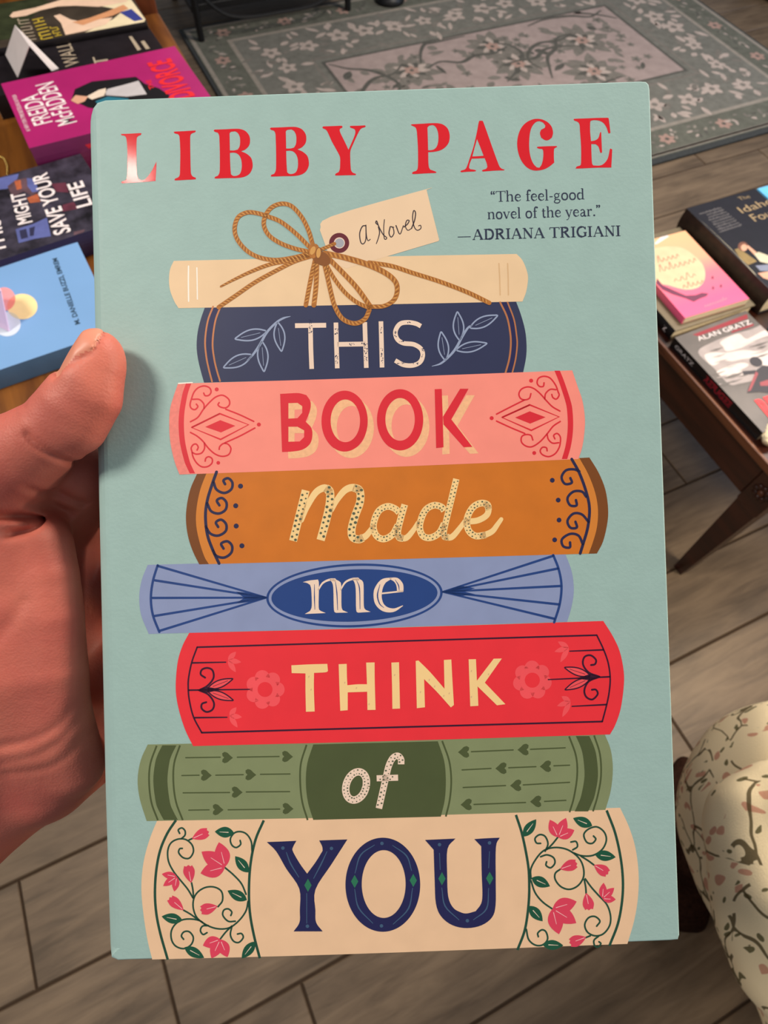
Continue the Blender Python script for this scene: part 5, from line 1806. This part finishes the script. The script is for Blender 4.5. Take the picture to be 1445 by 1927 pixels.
k_lil = mat('lilac_card', (232, 206, 240), 0.7, 0.2, var=.02)
zc = ZT + .0224
A_, B_ = at(17, 624, zc), at(-34, 600, zc)
C_, D_ = at(-18, 520, zc + .034), at(1, 547, zc + .034)
q = [A_, B_, C_, D_]
o = thing('note_card', 'lilac card standing on the light blue paperback', 'card', tuple(A_))
m = MB()
P4 = [np.array(p - A_) for p in q]
nn = np.cross(P4[1] - P4[0], P4[3] - P4[0])
nn = nn / np.linalg.norm(nn) * .0009
if nn[2] > 0:
    nn = -nn
m.add(P4 + [p + nn for p in P4], [(0, 1, 2, 3), (7, 6, 5, 4), (0, 4, 5, 1), (1, 5, 6, 2), (2, 6, 7, 3), (3, 7, 4, 0)], k_lil)
E4 = [P4[3], P4[2], P4[2] * np.array([1, 1, 0]) + np.array([-.030, .022, 0]), P4[3] * np.array([1, 1, 0]) + np.array([-.030, .022, 0])]
m.add(E4 + [p - np.array([0.0006, 0, .0006]) * (1 if i < 2 else 0) for i, p in enumerate(E4)], [(0, 1, 2, 3), (7, 6, 5, 4)], k_lil)
m.build('panel', o)

# gold bead chain on the table
k_gold = mat('gold_bead', (214, 178, 96), 0.25, 0.6, metal=0.8)
m = MB()
P = catmull([at(-40, 330, ZT + .003), at(-20, 296, ZT + .003), at(2, 294, ZT + .003), at(11, 305, ZT + .003), at(13, 322, ZT + .003), at(8, 345, ZT + .003), at(-20, 360, ZT + .003)], 10)
P = [np.array(p) for p in P]
for p in P[::2]:
    bm = bmesh.new()
    bmesh.ops.create_icosphere(bm, subdivisions=2, radius=.0016, matrix=Matrix.Translation(Vector((p[0], p[1], ZT + .0016))))
    m.bm(bm, k_gold)
tag(m.build('bead_chain', None, True), 'thin gold bead chain lying on the wooden table beside the magenta hardcover', 'chain')

# wooden shelf unit standing behind the table
su = thing('shelf_unit', 'red-brown wooden shelf unit with upright posts standing behind the wooden table', 'shelf', (0.185, 1.205, 0))
for x in (-.75, 0):
    for y in (0, .30):
        m = MB()
        m.box(x - .042, x, y, y + .03, 0, 1.35, w_rd, .003)
        m.build('post', su)
for z in (.25, .62, .98):
    m = MB()
    m.box(-.75, -.042, .0, .33, z, z + .022, w_or if z > .5 else w_rd, .002)
    m.build('shelf', su)
m = MB()
m.box(-.75, -.042, .322, .33, .05, 1.3, mat('dark_back_panel', (36, 38, 32), .7))
m.build('back_panel', su)

# right table -------------------------------------------------------
ZR = 0.380
w_dk = wood('dark_mahogany', (34, 14, 10), (62, 28, 18), 1, 0.3, spec=.5)
w_edge = wood('worn_mahogany_edge', (70, 36, 22), (120, 74, 48), 1, 0.4)
tr = thing('side_table', 'low dark mahogany table with tapered legs and carved corner rosettes, holding books at right', 'table', (0.763, 0.150, 0))
m = MB()
m.box(0, .62, 0, .545, ZR - .018, ZR, w_dk, .003)
m.build('table_top', tr)
m = MB()
m.box(-.002, .004, .006, .539, ZR - .016, ZR + .0006, w_edge, .002)
m.build('worn_edge', tr)
for q in ((.02, .04, .06, .485), (.58, .60, .06, .485), (.06, .56, .02, .04), (.06, .56, .505, .525)):
    m = MB()
    m.box(q[0], q[1], q[2], q[3], ZR - .105, ZR - .018, w_dk, .002)
    m.build('apron', tr)
for x in (.035, .585):
    for y in (.035, .51):
        m = MB()
        s1 = .023
        m.box(x - s1, x + s1, y - s1, y + s1, ZR - .108, ZR - .018, w_dk, .002)
        V = [(x + sx * s_, y + sy * s_, z) for z, s_ in ((0, .011), (ZR - .108, .021)) for sx, sy in ((-1, -1), (1, -1), (1, 1), (-1, 1))]
        m.add(V, [(3, 2, 1, 0), (4, 5, 6, 7), (0, 1, 5, 4), (1, 2, 6, 5), (2, 3, 7, 6), (3, 0, 4, 7)], w_dk)
        lg = m.build('leg', tr)
        m = MB()
        sx = -1 if x < .3 else 1
        for q in range(8):
            an = q * math.pi / 4
            bm = bmesh.new()
            bmesh.ops.create_icosphere(bm, subdivisions=2, radius=1, matrix=Matrix.Translation(Vector((x + sx * (s1 + .001), y + .011 * math.cos(an), ZR - .062 + .011 * math.sin(an)))) @ Matrix.Diagonal(Vector((.003, .0055, .0055, 1))))
            m.bm(bm, w_dk)
        bm = bmesh.new()
        bmesh.ops.create_icosphere(bm, subdivisions=2, radius=1, matrix=Matrix.Translation(Vector((x + sx * (s1 + .001), y, ZR - .062))) @ Matrix.Diagonal(Vector((.004, .006, .006, 1))))
        m.bm(bm, w_edge)
        m.build('rosette', lg, True)

k_grey = mat('storm_grey_cover', (92, 84, 80), 0.4, 0.45, var=0.25, scale=20)
k_blsp = mat('black_spine', (14, 12, 14), 0.4)
k_cld = mat('white_cloud_print', (206, 194, 190), 0.45, var=.06)
k_cld2 = mat('grey_cloud_print', (158, 146, 144), 0.45, var=.1)
k_fig = mat('boy_silhouette_print', (44, 38, 44), 0.5)
k_figr = mat('red_shirt_print', (150, 64, 70), 0.5)


def art_refugee(cb, L, M):
    Zr = lambda q: zz(M, 1230, 580, 6.721, q)
    cb.poly([Zr([(490, 335), (1180, 75), (1190, 130), (560, 355)])], k_dred, L(1))
    cb.poly([Zr([(980, 290), (1260, 195), (1265, 220), (985, 315)])], k_dred, L(1))
    txt(cb, M, 'ALAN GRATZ', k_wht, L(2), (1315.6, 642), (1415, 609), (1313, 633), .0)
    for m_, pl in ((k_cld2, [(560, 560), (720, 440), (1000, 330), (1250, 260), (1460, 160), (1700, 100), (1750, 700), (1480, 800), (1300, 900), (1100, 950), (950, 960), (760, 760)]),
                   (k_cld, [(840, 430), (960, 360), (1080, 325), (1170, 390), (1300, 330), (1460, 255), (1700, 200), (1700, 300), (1445, 350), (1250, 430), (1100, 500), (930, 545), (880, 490)]),
                   (k_cld, [(640, 600), (760, 560), (900, 565), (1150, 530), (1300, 545), (1460, 520), (1720, 480), (1720, 700), (1460, 770), (1300, 640), (1150, 640), (1000, 670), (880, 665), (740, 725)]),
                   (k_cld, [(800, 800), (960, 730), (1120, 690), (1200, 720), (1080, 790), (930, 860), (840, 850)])):
        cb.poly([catmull(Zr(pl), 4, True)], m_, L(1.2 if m_ is k_cld2 else 1.6))
    r2 = random.Random(5)
    for q in range(24):
        x, y = r2.uniform(700, 1300), r2.uniform(420, 1000)
        ln = r2.uniform(120, 300)
        stroke(cb, Zr([(x, y), (x + ln * .5, y - ln * .12), (x + ln, y - ln * .3)]), [.0006, r2.uniform(.0015, .005), .0006], r2.choice((k_cld, k_cld2, k_grey, k_grey)), L(2 + q * .08), 4)
    cb.poly([Zr(ell(1292, 680, 84, 58, 24, .4))], k_fig, L(5))
    cb.poly([Zr([(1290, 790), (1375, 725), (1480, 735), (1560, 800), (1560, 1090), (1330, 1060), (1180, 1075), (1200, 1000), (1285, 850)])], k_fig, L(5))
    cb.poly([Zr([(1120, 800), (1290, 785), (1285, 832), (1135, 845)])], k_fig, L(5))
    cb.poly([Zr([(1290, 800), (1320, 830), (1225, 1040), (1185, 1060)])], k_figr, L(5.4))
    cb.poly([Zr([(1340, 940), (1450, 905), (1480, 985), (1345, 985)])], k_figr, L(5.4))
    txt(cb, M, 'REFUGEE', k_redp, L(6), (1446, 787), (1552, 752), (1423, 752), .05)


def spine_refugee(cb, L):
    put_text(cb, 'GRATZ', k_suit, lambda x, y: L(1)(x, y), .010, .0055, .0068, .046, .01)
    put_text(cb, 'REFUGEE', k_dred, lambda x, y: L(1)(x, y), .085, .0035, .0115, .062, .05)


lay_book('book', 'grey stormy-sky paperback with a boy and red title, nearest book on the dark mahogany table', (0.775, 0.2485, ZR), .154, .212, .0185, math.radians(0.5), k_grey, k_blsp, art_refugee, hard=False, spine_art=spine_refugee)

k_tan = mat('olive_tan_cover', (112, 100, 78), 0.5, 0.4, var=.08)
k_skin2 = mat('dark_clip', (22, 20, 22), .5)


lay_book('book', 'olive tan hardcover with a black spine, lying under the pink and orange book', (0.781, 0.470, ZR), .168, .218, .021, math.radians(-2), k_tan, k_blsp, None, spine_art=lambda cb, L: put_text(cb, 'K', k_wht, L(1), .196, .006, .009, None, .02))

pk = bpy.data.materials.new('pink_orange_cover')
pk.use_nodes = True
nt = pk.node_tree
tc = nt.nodes.new('ShaderNodeTexCoord')
sx_ = nt.nodes.new('ShaderNodeSeparateXYZ')
nt.links.new(tc.outputs['Object'], sx_.inputs[0])
mr = nt.nodes.new('ShaderNodeMapRange')
mr.inputs[1].default_value = 0.0
mr.inputs[2].default_value = 0.19
nt.links.new(sx_.outputs['Y'], mr.inputs[0])
cr = nt.nodes.new('ShaderNodeValToRGB')
cr.color_ramp.elements[0].color = lin((236, 92, 140)) + (1,)
cr.color_ramp.elements[0].position = .12
cr.color_ramp.elements[1].color = lin((246, 184, 138)) + (1,)
cr.color_ramp.elements[1].position = .95
e = cr.color_ramp.elements.new(.42)
e.color = lin((246, 118, 136)) + (1,)
e = cr.color_ramp.elements.new(.62)
e.color = lin((248, 170, 136)) + (1,)
nt.links.new(mr.outputs[0], cr.inputs['Fac'])
nt.links.new(cr.outputs['Color'], nt.nodes['Principled BSDF'].inputs['Base Color'])
nt.nodes['Principled BSDF'].inputs['Roughness'].default_value = .4
k_wine = mat('wine_feather_print', (110, 40, 74), .5)
k_brp = mat('brown_script_print', (150, 96, 84), .5)
k_crp = mat('cream_glow_print', (238, 194, 156), .5)
k_lpk = mat('pale_pink_print', (250, 150, 160), .5)


def art_pink(cb, L, M):
    Zk = lambda q: zz(M, 1230, 330, 6.6465, q)
    cb.poly([catmull(Zk([(-30, 980), (60, 900), (330, 900), (500, 1000), (620, 1130), (640, 1290), (560, 1400), (400, 1430), (200, 1380), (-20, 1300)]), 4, True)], k_crp, L(1))
    cb.poly([Zk([(20, 700), (110, 680), (190, 765), (40, 860), (0, 860)])], k_wht, L(1))
    for i, (p0, p1, pt, n) in enumerate((((60, 1100), (340, 1020), (30, 1010), 5), ((80, 1210), (560, 1080), (50, 1120), 8), ((260, 1340), (560, 1260), (235, 1260), 4), ((370, 1420), (650, 1340), (350, 1350), 5))):
        f = lambda p: (1230 + p[0] / 6.6465, 330 + p[1] / 6.6465)
        scr(cb, M, k_brp, L(2), f(p0), f(p1), f(pt), n, .0012, 20 + i)
    cb.poly([Zk([(40, 1290), (110, 1375), (250, 1440), (400, 1505), (520, 1500), (600, 1470), (680, 1478), (660, 1512), (570, 1545), (500, 1582), (400, 1540), (240, 1490), (110, 1430), (30, 1350)])], k_wine, L(3))
    for x, y in ((735, 1280), (840, 1385), (742, 1410)):
        cb.poly([Zk(ell(x, y, 14, 20, 10))], k_wine, L(2))
    f = lambda p: (1230 + p[0] / 6.6465, 330 + p[1] / 6.6465)
    scr(cb, M, k_lpk, L(2), f((640, 1650)), f((930, 1550)), f((625, 1610)), 9, .0008, 4)


lay_book('book', 'small pink and orange paperback with a dark feather and script title, on the tan hardcover', (0.800, 0.479, ZR + .0212), .133, .186, .013, math.radians(-3), pk, None, art_pink, hard=False)

k_ida = mat('black_jacket', (26, 25, 34), 0.3, 0.5, var=.15)
k_idsp = mat('dark_photo_spine', (44, 30, 24), 0.4, 0.5, var=.5, scale=60)
k_gold2 = mat('gold_print', (166, 142, 104), .45)
k_grt = mat('grey_print', (104, 100, 102), .5)
k_olv = mat('olive_jacket_print', (140, 116, 66), .5, var=.2)
k_crs = mat('cream_sleeve_print', (206, 196, 168), .5, var=.1)
k_ltb = mat('light_denim_print', (128, 134, 156), .5, var=.1)


def art_idaho(cb, L, M):
    Zi = lambda q: zz(M, 1230, 330, 6.6465, q)
    f = lambda p: (1230 + p[0] / 6.6465, 330 + p[1] / 6.6465)
    txt(cb, M, 'The', k_gold2, L(1), f((1085, 315)), f((1215, 278)), f((1062, 268)), -.01)
    txt(cb, M, 'Idaho', k_gold2, L(1), f((1110, 475)), f((1520, 345)), f((1045, 395)), .0)
    txt(cb, M, 'Four', k_gold2, L(1), f((1270, 578)), f((1570, 490)), f((1195, 488)), .0)
    for q in range(9):
        t_ = q / 8
        a0, a1 = (575 + 250 * t_, 490 + 225 * t_), (855 + 250 * t_, 408 + 215 * t_)
        k0 = (.0, .22, .18, .1, .12, .08, .06, .04, .0)[q]
        a0 = (a0[0] + (a1[0] - a0[0]) * k0, a0[1] + (a1[1] - a0[1]) * k0)
        scr(cb, M, k_grt, L(1), f(a0), f(a1), f((a0[0] - 10, a0[1] - 20)), 16, .0011, q)
    cb.poly([Zi(ell(1115, 890, 62, 58, 20))], mat('brown_hair_print', (112, 66, 46), .5), L(1.8))
    cb.poly([Zi(ell(1130, 905, 40, 42, 20))], k_skin, L(2))
    cb.poly([Zi([(1010, 930), (1075, 905), (1130, 960), (1260, 1050), (1290, 1078), (1180, 1122), (1080, 1035)])], k_olv, L(1.6))
    cb.poly([Zi([(1250, 985), (1310, 958), (1500, 1030), (1500, 1120), (1330, 1082)])], k_crs, L(2.2))
    cb.poly([Zi([(1175, 872), (1285, 962), (1255, 995), (1165, 900)])], k_skin, L(2.4))
    cb.poly([Zi([(1270, 1130), (1480, 1110), (1500, 1200), (1330, 1195)])], k_ltb, L(1.5))
    cb.poly([Zi([(1300, 1225), (1480, 1195), (1500, 1330), (1370, 1285)])], k_skin, L(2))
    cb.poly([Zi([(575, 555), (655, 625), (960, 915), (1265, 1230), (1285, 1262), (1245, 1245), (990, 950), (680, 650)])], k_crs, L(3))


lay_book('book', 'thick black hardcover with a gold title, farthest book on the dark mahogany table', (0.962, 0.457, ZR), .162, .238, .048, math.radians(-1.2), k_ida, k_idsp, art_idaho)

k_tq = mat('teal_cover', (58, 128, 140), .45, var=.12)
lay_book('book', 'teal paperback lying to the right of the grey stormy-sky book', (0.945, 0.225, ZR), .135, .200, .015, math.radians(-3), k_tq, None, None, hard=False)

lay_book('book', 'bright light blue book just right of the thick black hardcover with gold title', (1.132, 0.470, ZR), .120, .222, .046, math.radians(-1), mat('bright_blue_cover', (104, 190, 240), .4), None, None)

# crumpled cream paper at the near end of the mahogany table
m = MB()
bm = bmesh.new()
c = at(1446, 822, ZR + .012)
bmesh.ops.create_icosphere(bm, subdivisions=4, radius=1, matrix=Matrix.Translation(Vector((c.x + .014, c.y + .004, ZR + .0125))) @ Matrix.Rotation(.5, 4, 'Z') @ Matrix.Diagonal(Vector((.030, .016, .012, 1))))
for v in bm.verts:
    q = math.sin(v.co.x * 900 + v.co.y * 500)
    v.co.z = max(ZR + .0004, v.co.z + .0016 * q)
m.bm(bm, mat('cream_paper', (214, 200, 170), .8, .2, var=.1))
tag(m.build('crumpled_paper', None, True), 'crumpled cream paper lying at the near corner of the dark mahogany table', 'paper')

# ------------------------------------------------------------------ floral armchair at lower right
fm = bpy.data.materials.new('floral_fabric')
fm.use_nodes = True
nt = fm.node_tree
b = nt.nodes['Principled BSDF']
b.inputs['Roughness'].default_value = .85
b.inputs['Specular IOR Level'].default_value = .15
tc = nt.nodes.new('ShaderNodeTexCoord')


def nnode(t, **kw):
    n = nt.nodes.new(t)
    for k_, v_ in kw.items():
        n.inputs[k_].default_value = v_
    return n


def math_n(op, a_, b_=None, c_=None):
    n = nt.nodes.new('ShaderNodeMath')
    n.operation = op
    for i, q in enumerate((a_, b_, c_)):
        if q is None:
            continue
        if isinstance(q, (int, float)):
            n.inputs[i].default_value = q
        else:
            nt.links.new(q, n.inputs[i])
    return n.outputs[0]


warp = nnode('ShaderNodeTexNoise', Scale=14.0, Detail=2.0)
nt.links.new(tc.outputs['Object'], warp.inputs['Vector'])
vm = nt.nodes.new('ShaderNodeVectorMath')
vm.operation = 'MULTIPLY_ADD'
vm.inputs[1].default_value = (.07, .07, .07)
nt.links.new(warp.outputs['Color'], vm.inputs[0])
nt.links.new(tc.outputs['Object'], vm.inputs[2])
v1 = nnode('ShaderNodeTexVoronoi', Scale=21.0)
v1.feature = 'DISTANCE_TO_EDGE'
nt.links.new(vm.outputs[0], v1.inputs['Vector'])
gate = nnode('ShaderNodeTexNoise', Scale=34.0, Detail=1.0)
nt.links.new(tc.outputs['Object'], gate.inputs['Vector'])
vine = math_n('MULTIPLY', math_n('LESS_THAN', v1.outputs['Distance'], .026), math_n('GREATER_THAN', gate.outputs['Fac'], .46))
v2 = nnode('ShaderNodeTexVoronoi', Scale=62.0)
mpl = nt.nodes.new('ShaderNodeMapping')
mpl.inputs['Scale'].default_value = (1.0, 2.2, 1.3)
mpl.inputs['Rotation'].default_value = (.5, .4, .7)
nt.links.new(vm.outputs[0], mpl.inputs['Vector'])
nt.links.new(mpl.outputs[0], v2.inputs['Vector'])
near = math_n('LESS_THAN', v1.outputs['Distance'], .16)
leafm = math_n('MULTIPLY', math_n('LESS_THAN', v2.outputs['Distance'], .30), near)
sel = nt.nodes.new('ShaderNodeSeparateColor')
nt.links.new(v2.outputs['Color'], sel.inputs[0])
leafm = math_n('MULTIPLY', leafm, math_n('GREATER_THAN', sel.outputs[0], .55))
pk1 = math_n('LESS_THAN', v2.outputs['Distance'], .55)
pk1 = math_n('MULTIPLY', pk1, math_n('LESS_THAN', sel.outputs[0], .14))
base = nt.nodes.new('ShaderNodeRGB')
base.outputs[0].default_value = lin((242, 220, 178)) + (1,)


def mixc(f, a_, rgb, k_=1.0):
    n = nt.nodes.new('ShaderNodeMix')
    n.data_type = 'RGBA'
    nt.links.new(math_n('MULTIPLY', f, k_), n.inputs[0])
    nt.links.new(a_, n.inputs[6])
    n.inputs[7].default_value = lin(rgb) + (1,)
    return n.outputs[2]


c_ = mixc(pk1, base.outputs[0], (196, 128, 104), .8)
c_ = mixc(leafm, c_, (88, 82, 46), .9)
c_ = mixc(vine, c_, (84, 70, 40), .9)
nt.links.new(c_, b.inputs['Base Color'])
wv = nnode('ShaderNodeTexNoise', Scale=900.0, Detail=2.0)
nt.links.new(tc.outputs['Object'], wv.inputs['Vector'])
bp = nt.nodes.new('ShaderNodeBump')
bp.inputs['Strength'].default_value = .25
bp.inputs['Distance'].default_value = .001
nt.links.new(wv.outputs['Fac'], bp.inputs['Height'])
nt.links.new(bp.outputs['Normal'], b.inputs['Normal'])


def blob(name, parent, spheres, lo_, hi_, h, k, mtl, noise=0.0, ns=14.0, cuts=(), boxes=()):
    """soft upholstered volume from blended capsules (world metres)"""
    d_ = np.ceil((np.array(hi_) - np.array(lo_)) / h).astype(int)
    ax = [lo_[i] + h * np.arange(d_[i]) for i in range(3)]
    X = np.meshgrid(*ax, indexing='ij')
    Fv = np.full(tuple(d_), 9.0)
    for p, q, r0, r1 in spheres:
        p, q = np.array(p, float), np.array(q, float)
        if np.allclose(p, q):
            q = p + 1e-5
        Fv = smin(Fv, cone_d(X, p, q, r0, r1), k)
    for c0, hf, rr in boxes:
        q_ = [np.abs(X[i] - c0[i]) - (hf[i] - rr) for i in range(3)]
        d0 = np.sqrt(sum(np.maximum(v, 0) ** 2 for v in q_)) + np.minimum(np.maximum(np.maximum(q_[0], q_[1]), q_[2]), 0) - rr
        Fv = smin(Fv, d0, k)
    if noise:
        Fv = Fv + noise * (np.sin(X[0] * ns * 3.1 + np.sin(X[1] * ns * 2.3) * 1.3) * np.sin(X[1] * ns * 2.7 + X[2] * ns) + .5 * np.sin(X[2] * ns * 4.3 + X[0] * ns * 2))
    for pts, dep, wd in cuts:
        pts = np.array(catmull([np.array(p, float) for p in pts], 5))
        best = np.full(Fv.shape, 1e9)
        for p, q in zip(pts[:-1], pts[1:]):
            best = np.minimum(best, cone_d(X, p, q, 0, 0) ** 2)
        Fv = Fv + dep * np.exp(-best / wd ** 2)
    Fv = np.maximum(Fv, .002 - X[2])
    V_, Q_ = nets(Fv, lo_, h)
    me_ = bpy.data.meshes.new(name)
    me_.from_pydata(V_.tolist(), [], Q_.tolist())
    me_.materials.append(mtl)
    me_.polygons.foreach_set('use_smooth', [True] * len(Q_))
    o_ = bpy.data.objects.new(name, me_)
    COL.objects.link(o_)
    o_.parent = parent
    s2 = o_.modifiers.new('soften', 'SMOOTH')
    s2.iterations = 3
    return o_


ch = thing('armchair', 'armchair in cream floral fabric with a rounded padded arm, lower right beside the book', 'chair', (0, 0, 0))
C0 = np.array([0.427, -0.182, 0.0])
arm = [(C0 + [0, 0, .45], C0 + [.62, -.10, .45], .118, .112), (C0 + [0, 0, .45], C0 + [-.047, -.165, .45], .118, .112), (C0 + [.20, -.07, .10], C0 + [.06, -.03, .40], .08, .10), (C0 + [.56, -.12, .10], C0 + [.56, -.1, .40], .09, .10)]
pA, pB = at(1424, 1500, .585), at(1475, 1470, .585)
blob('arm', ch, arm, (0.18, -.56, .0), (1.2, .05, .66), .006, .05, fm, .0012, 16,
     cuts=[([at(1345, 1560, .54), at(1362, 1505, .56), at(1400, 1470, .575), at(1460, 1465, .575)], .016, .011)])
pc = [np.array(at(x, y, z)) for x, y, z in ((1418, 1560, .552), (1470, 1700, .56), (1500, 1560, .56), (1520, 1800, .55))]
blob('cushion', ch, [(pc[0], pc[1], .032, .045), (pc[0], pc[2], .032, .05), (pc[1], pc[3], .045, .05), (pc[2], pc[3], .05, .05)], (.22, -.40, .45), (.52, -.02, .66), .004, .03, fm, .001, 30)
blob('seat_cushion', ch, [], (.30, -1.0, .0), (1.12, -.26, .50), .011, .02, fm, .002, 12, boxes=[((.74, -.66, .22), (.30, .26, .19), .05), ((.70, -.66, .40), (.31, .25, .07), .06)])
blob('backrest', ch, [], (.85, -1.25, .0), (1.35, -.05, 1.05), .013, .02, fm, .002, 12, boxes=[((1.08, -.64, .50), (.11, .48, .46), .09)])
blob('arm', ch, [((.46, -1.03, .45), (1.05, -1.03, .45), .11, .11)], (.25, -1.25, .0), (1.2, -.82, .66), .011, .03, fm, .0015, 16, boxes=[((.76, -1.03, .24), (.34, .09, .23), .05)])
o = tag(blob('throw_blanket', None, [((.50, -.150, .04), (.425, -.27, .04), .035, .04), ((.545, -.135, .03), (.50, -.16, .05), .03, .03), ((.50, -.16, .07), (.45, -.24, .08), .022, .026)],
             (.30, -.46, .0), (.64, -.06, .18), .004, .025, mat('dark_brown_fleece', (44, 26, 18), .95, .05, var=.35, scale=220, bump=.6, bscale=500), .005, 24), 'dark brown bunched throw on the floor beside the floral armchair', 'blanket')

# ------------------------------------------------------------------ metal rack at the far end of the rug, with books on its low shelf
k_met = mat('black_metal', (18, 18, 20), .45, .5)
rk = thing('metal_rack', 'black metal rack with thin legs standing on the far edge of the rug', 'rack', (0, 0, 0))
for x, y, z0 in ((.510, 2.510, RZ), (1.078, 2.535, RZ), (.510, 2.86, 0), (1.078, 2.86, 0)):
    m = MB()
    m.tube([(x, y, z0 + .0004), (x, y, .95)], .0115, k_met, 10)
    m.build('leg', rk)
m = MB()
m.box(.50, 1.09, 2.53, 2.87, .085, .105, k_met, .002)
m.build('shelf', rk)
m = MB()
m.tube([(.515, 2.50, .16), (.62, 2.49, .075), (.80, 2.49, .06), (.97, 2.49, .075), (1.075, 2.53, .16)], .006, k_met, 8, smooth=5)
m.build('brace', rk)
m = MB()
m.box(.49, 1.10, 2.51, 2.88, .93, .955, k_met, .002)
m.build('top', rk)
cols = [('charcoal', (52, 50, 46)), ('grey', (96, 92, 84)), ('charcoal', (44, 44, 44)), ('mustard yellow', (188, 170, 104)), ('navy blue', (38, 50, 92)), ('slate blue', (56, 70, 110)), ('deep blue', (34, 42, 86)), ('black', (26, 24, 26))]
xs = .525
for i, (cn, cc) in enumerate(cols):
    th_ = (.07, .055, .06, .028, .05, .075, .07, .09)[i]
    o = thing('book', {0: 'charcoal grey book, first at the left end of the black metal rack shelf', 1: 'pale grey book on the black metal rack shelf', 2: 'charcoal book just left of the mustard yellow one on the rack shelf',
                       3: 'thin mustard yellow book on the black metal rack shelf', 4: 'navy blue book right of the mustard yellow one on the rack shelf', 5: 'slate blue book in the middle of the blue row on the rack shelf',
                       6: 'deep blue book, rightmost of the blue row on the rack shelf', 7: 'black book at the right end of the metal rack shelf'}[i], 'book', (xs, 2.56, .1054), 0, 'books on the metal rack shelf')
    m = MB()
    h_ = .20 + .012 * (i % 3)
    mc_ = mat('rack_' + cn.replace(' ', '_') + '_cover', cc, .5)
    m.box(0, .003, 0, .15, 0, h_, mc_)
    m.box(th_ - .003, th_, 0, .15, 0, h_, mc_)
    m.box(.003, th_ - .003, 0, .003, 0, h_, mc_)
    m.build('cover', o)
    m = MB()
    m.box(.0032, th_ - .0032, .0032, .147, .003, h_ - .003, m_pg)
    m.build('page_block', o)
    xs += th_ + .003

# caster on the rug with added pole and shade; navy pouf at far right
lp = thing('caster_with_added_pole', 'black caster on the rug right of the metal rack, with an added pole and shade', 'furniture', (1.255, 2.545, RZ + .0004))
m = MB()
m.lathe([(.0, 0), (.055, 0), (.057, .006), (.05, .022), (.022, .032), (.0, .034)], k_met, 28)
m.build('base', lp, True)
m = MB()
m.tube([(0, 0, .03), (0, 0, 1.45)], .010, k_met, 12)
m.build('pole', lp, True)
m = MB()
m.lathe([(.10, 1.40), (.17, 1.40), (.11, 1.66), (.10, 1.66)], mat('linen_shade', (206, 196, 178), .8), 28)
m.build('added_shade', lp, True)
c = at(1450, 8, 0)
m = MB()
m.lathe([(.0, 0), (.19, 0), (.215, .03), (.225, .16), (.215, .30), (.18, .335), (.0, .345)], mat('navy_fabric', (34, 38, 70), .85, .1, var=.2, scale=200), 36, (c.x + .20, c.y + .06, .0005))
tag(m.build('pouf', None, True), 'navy blue fabric pouf on the floor past the right end of the rug', 'pouf')
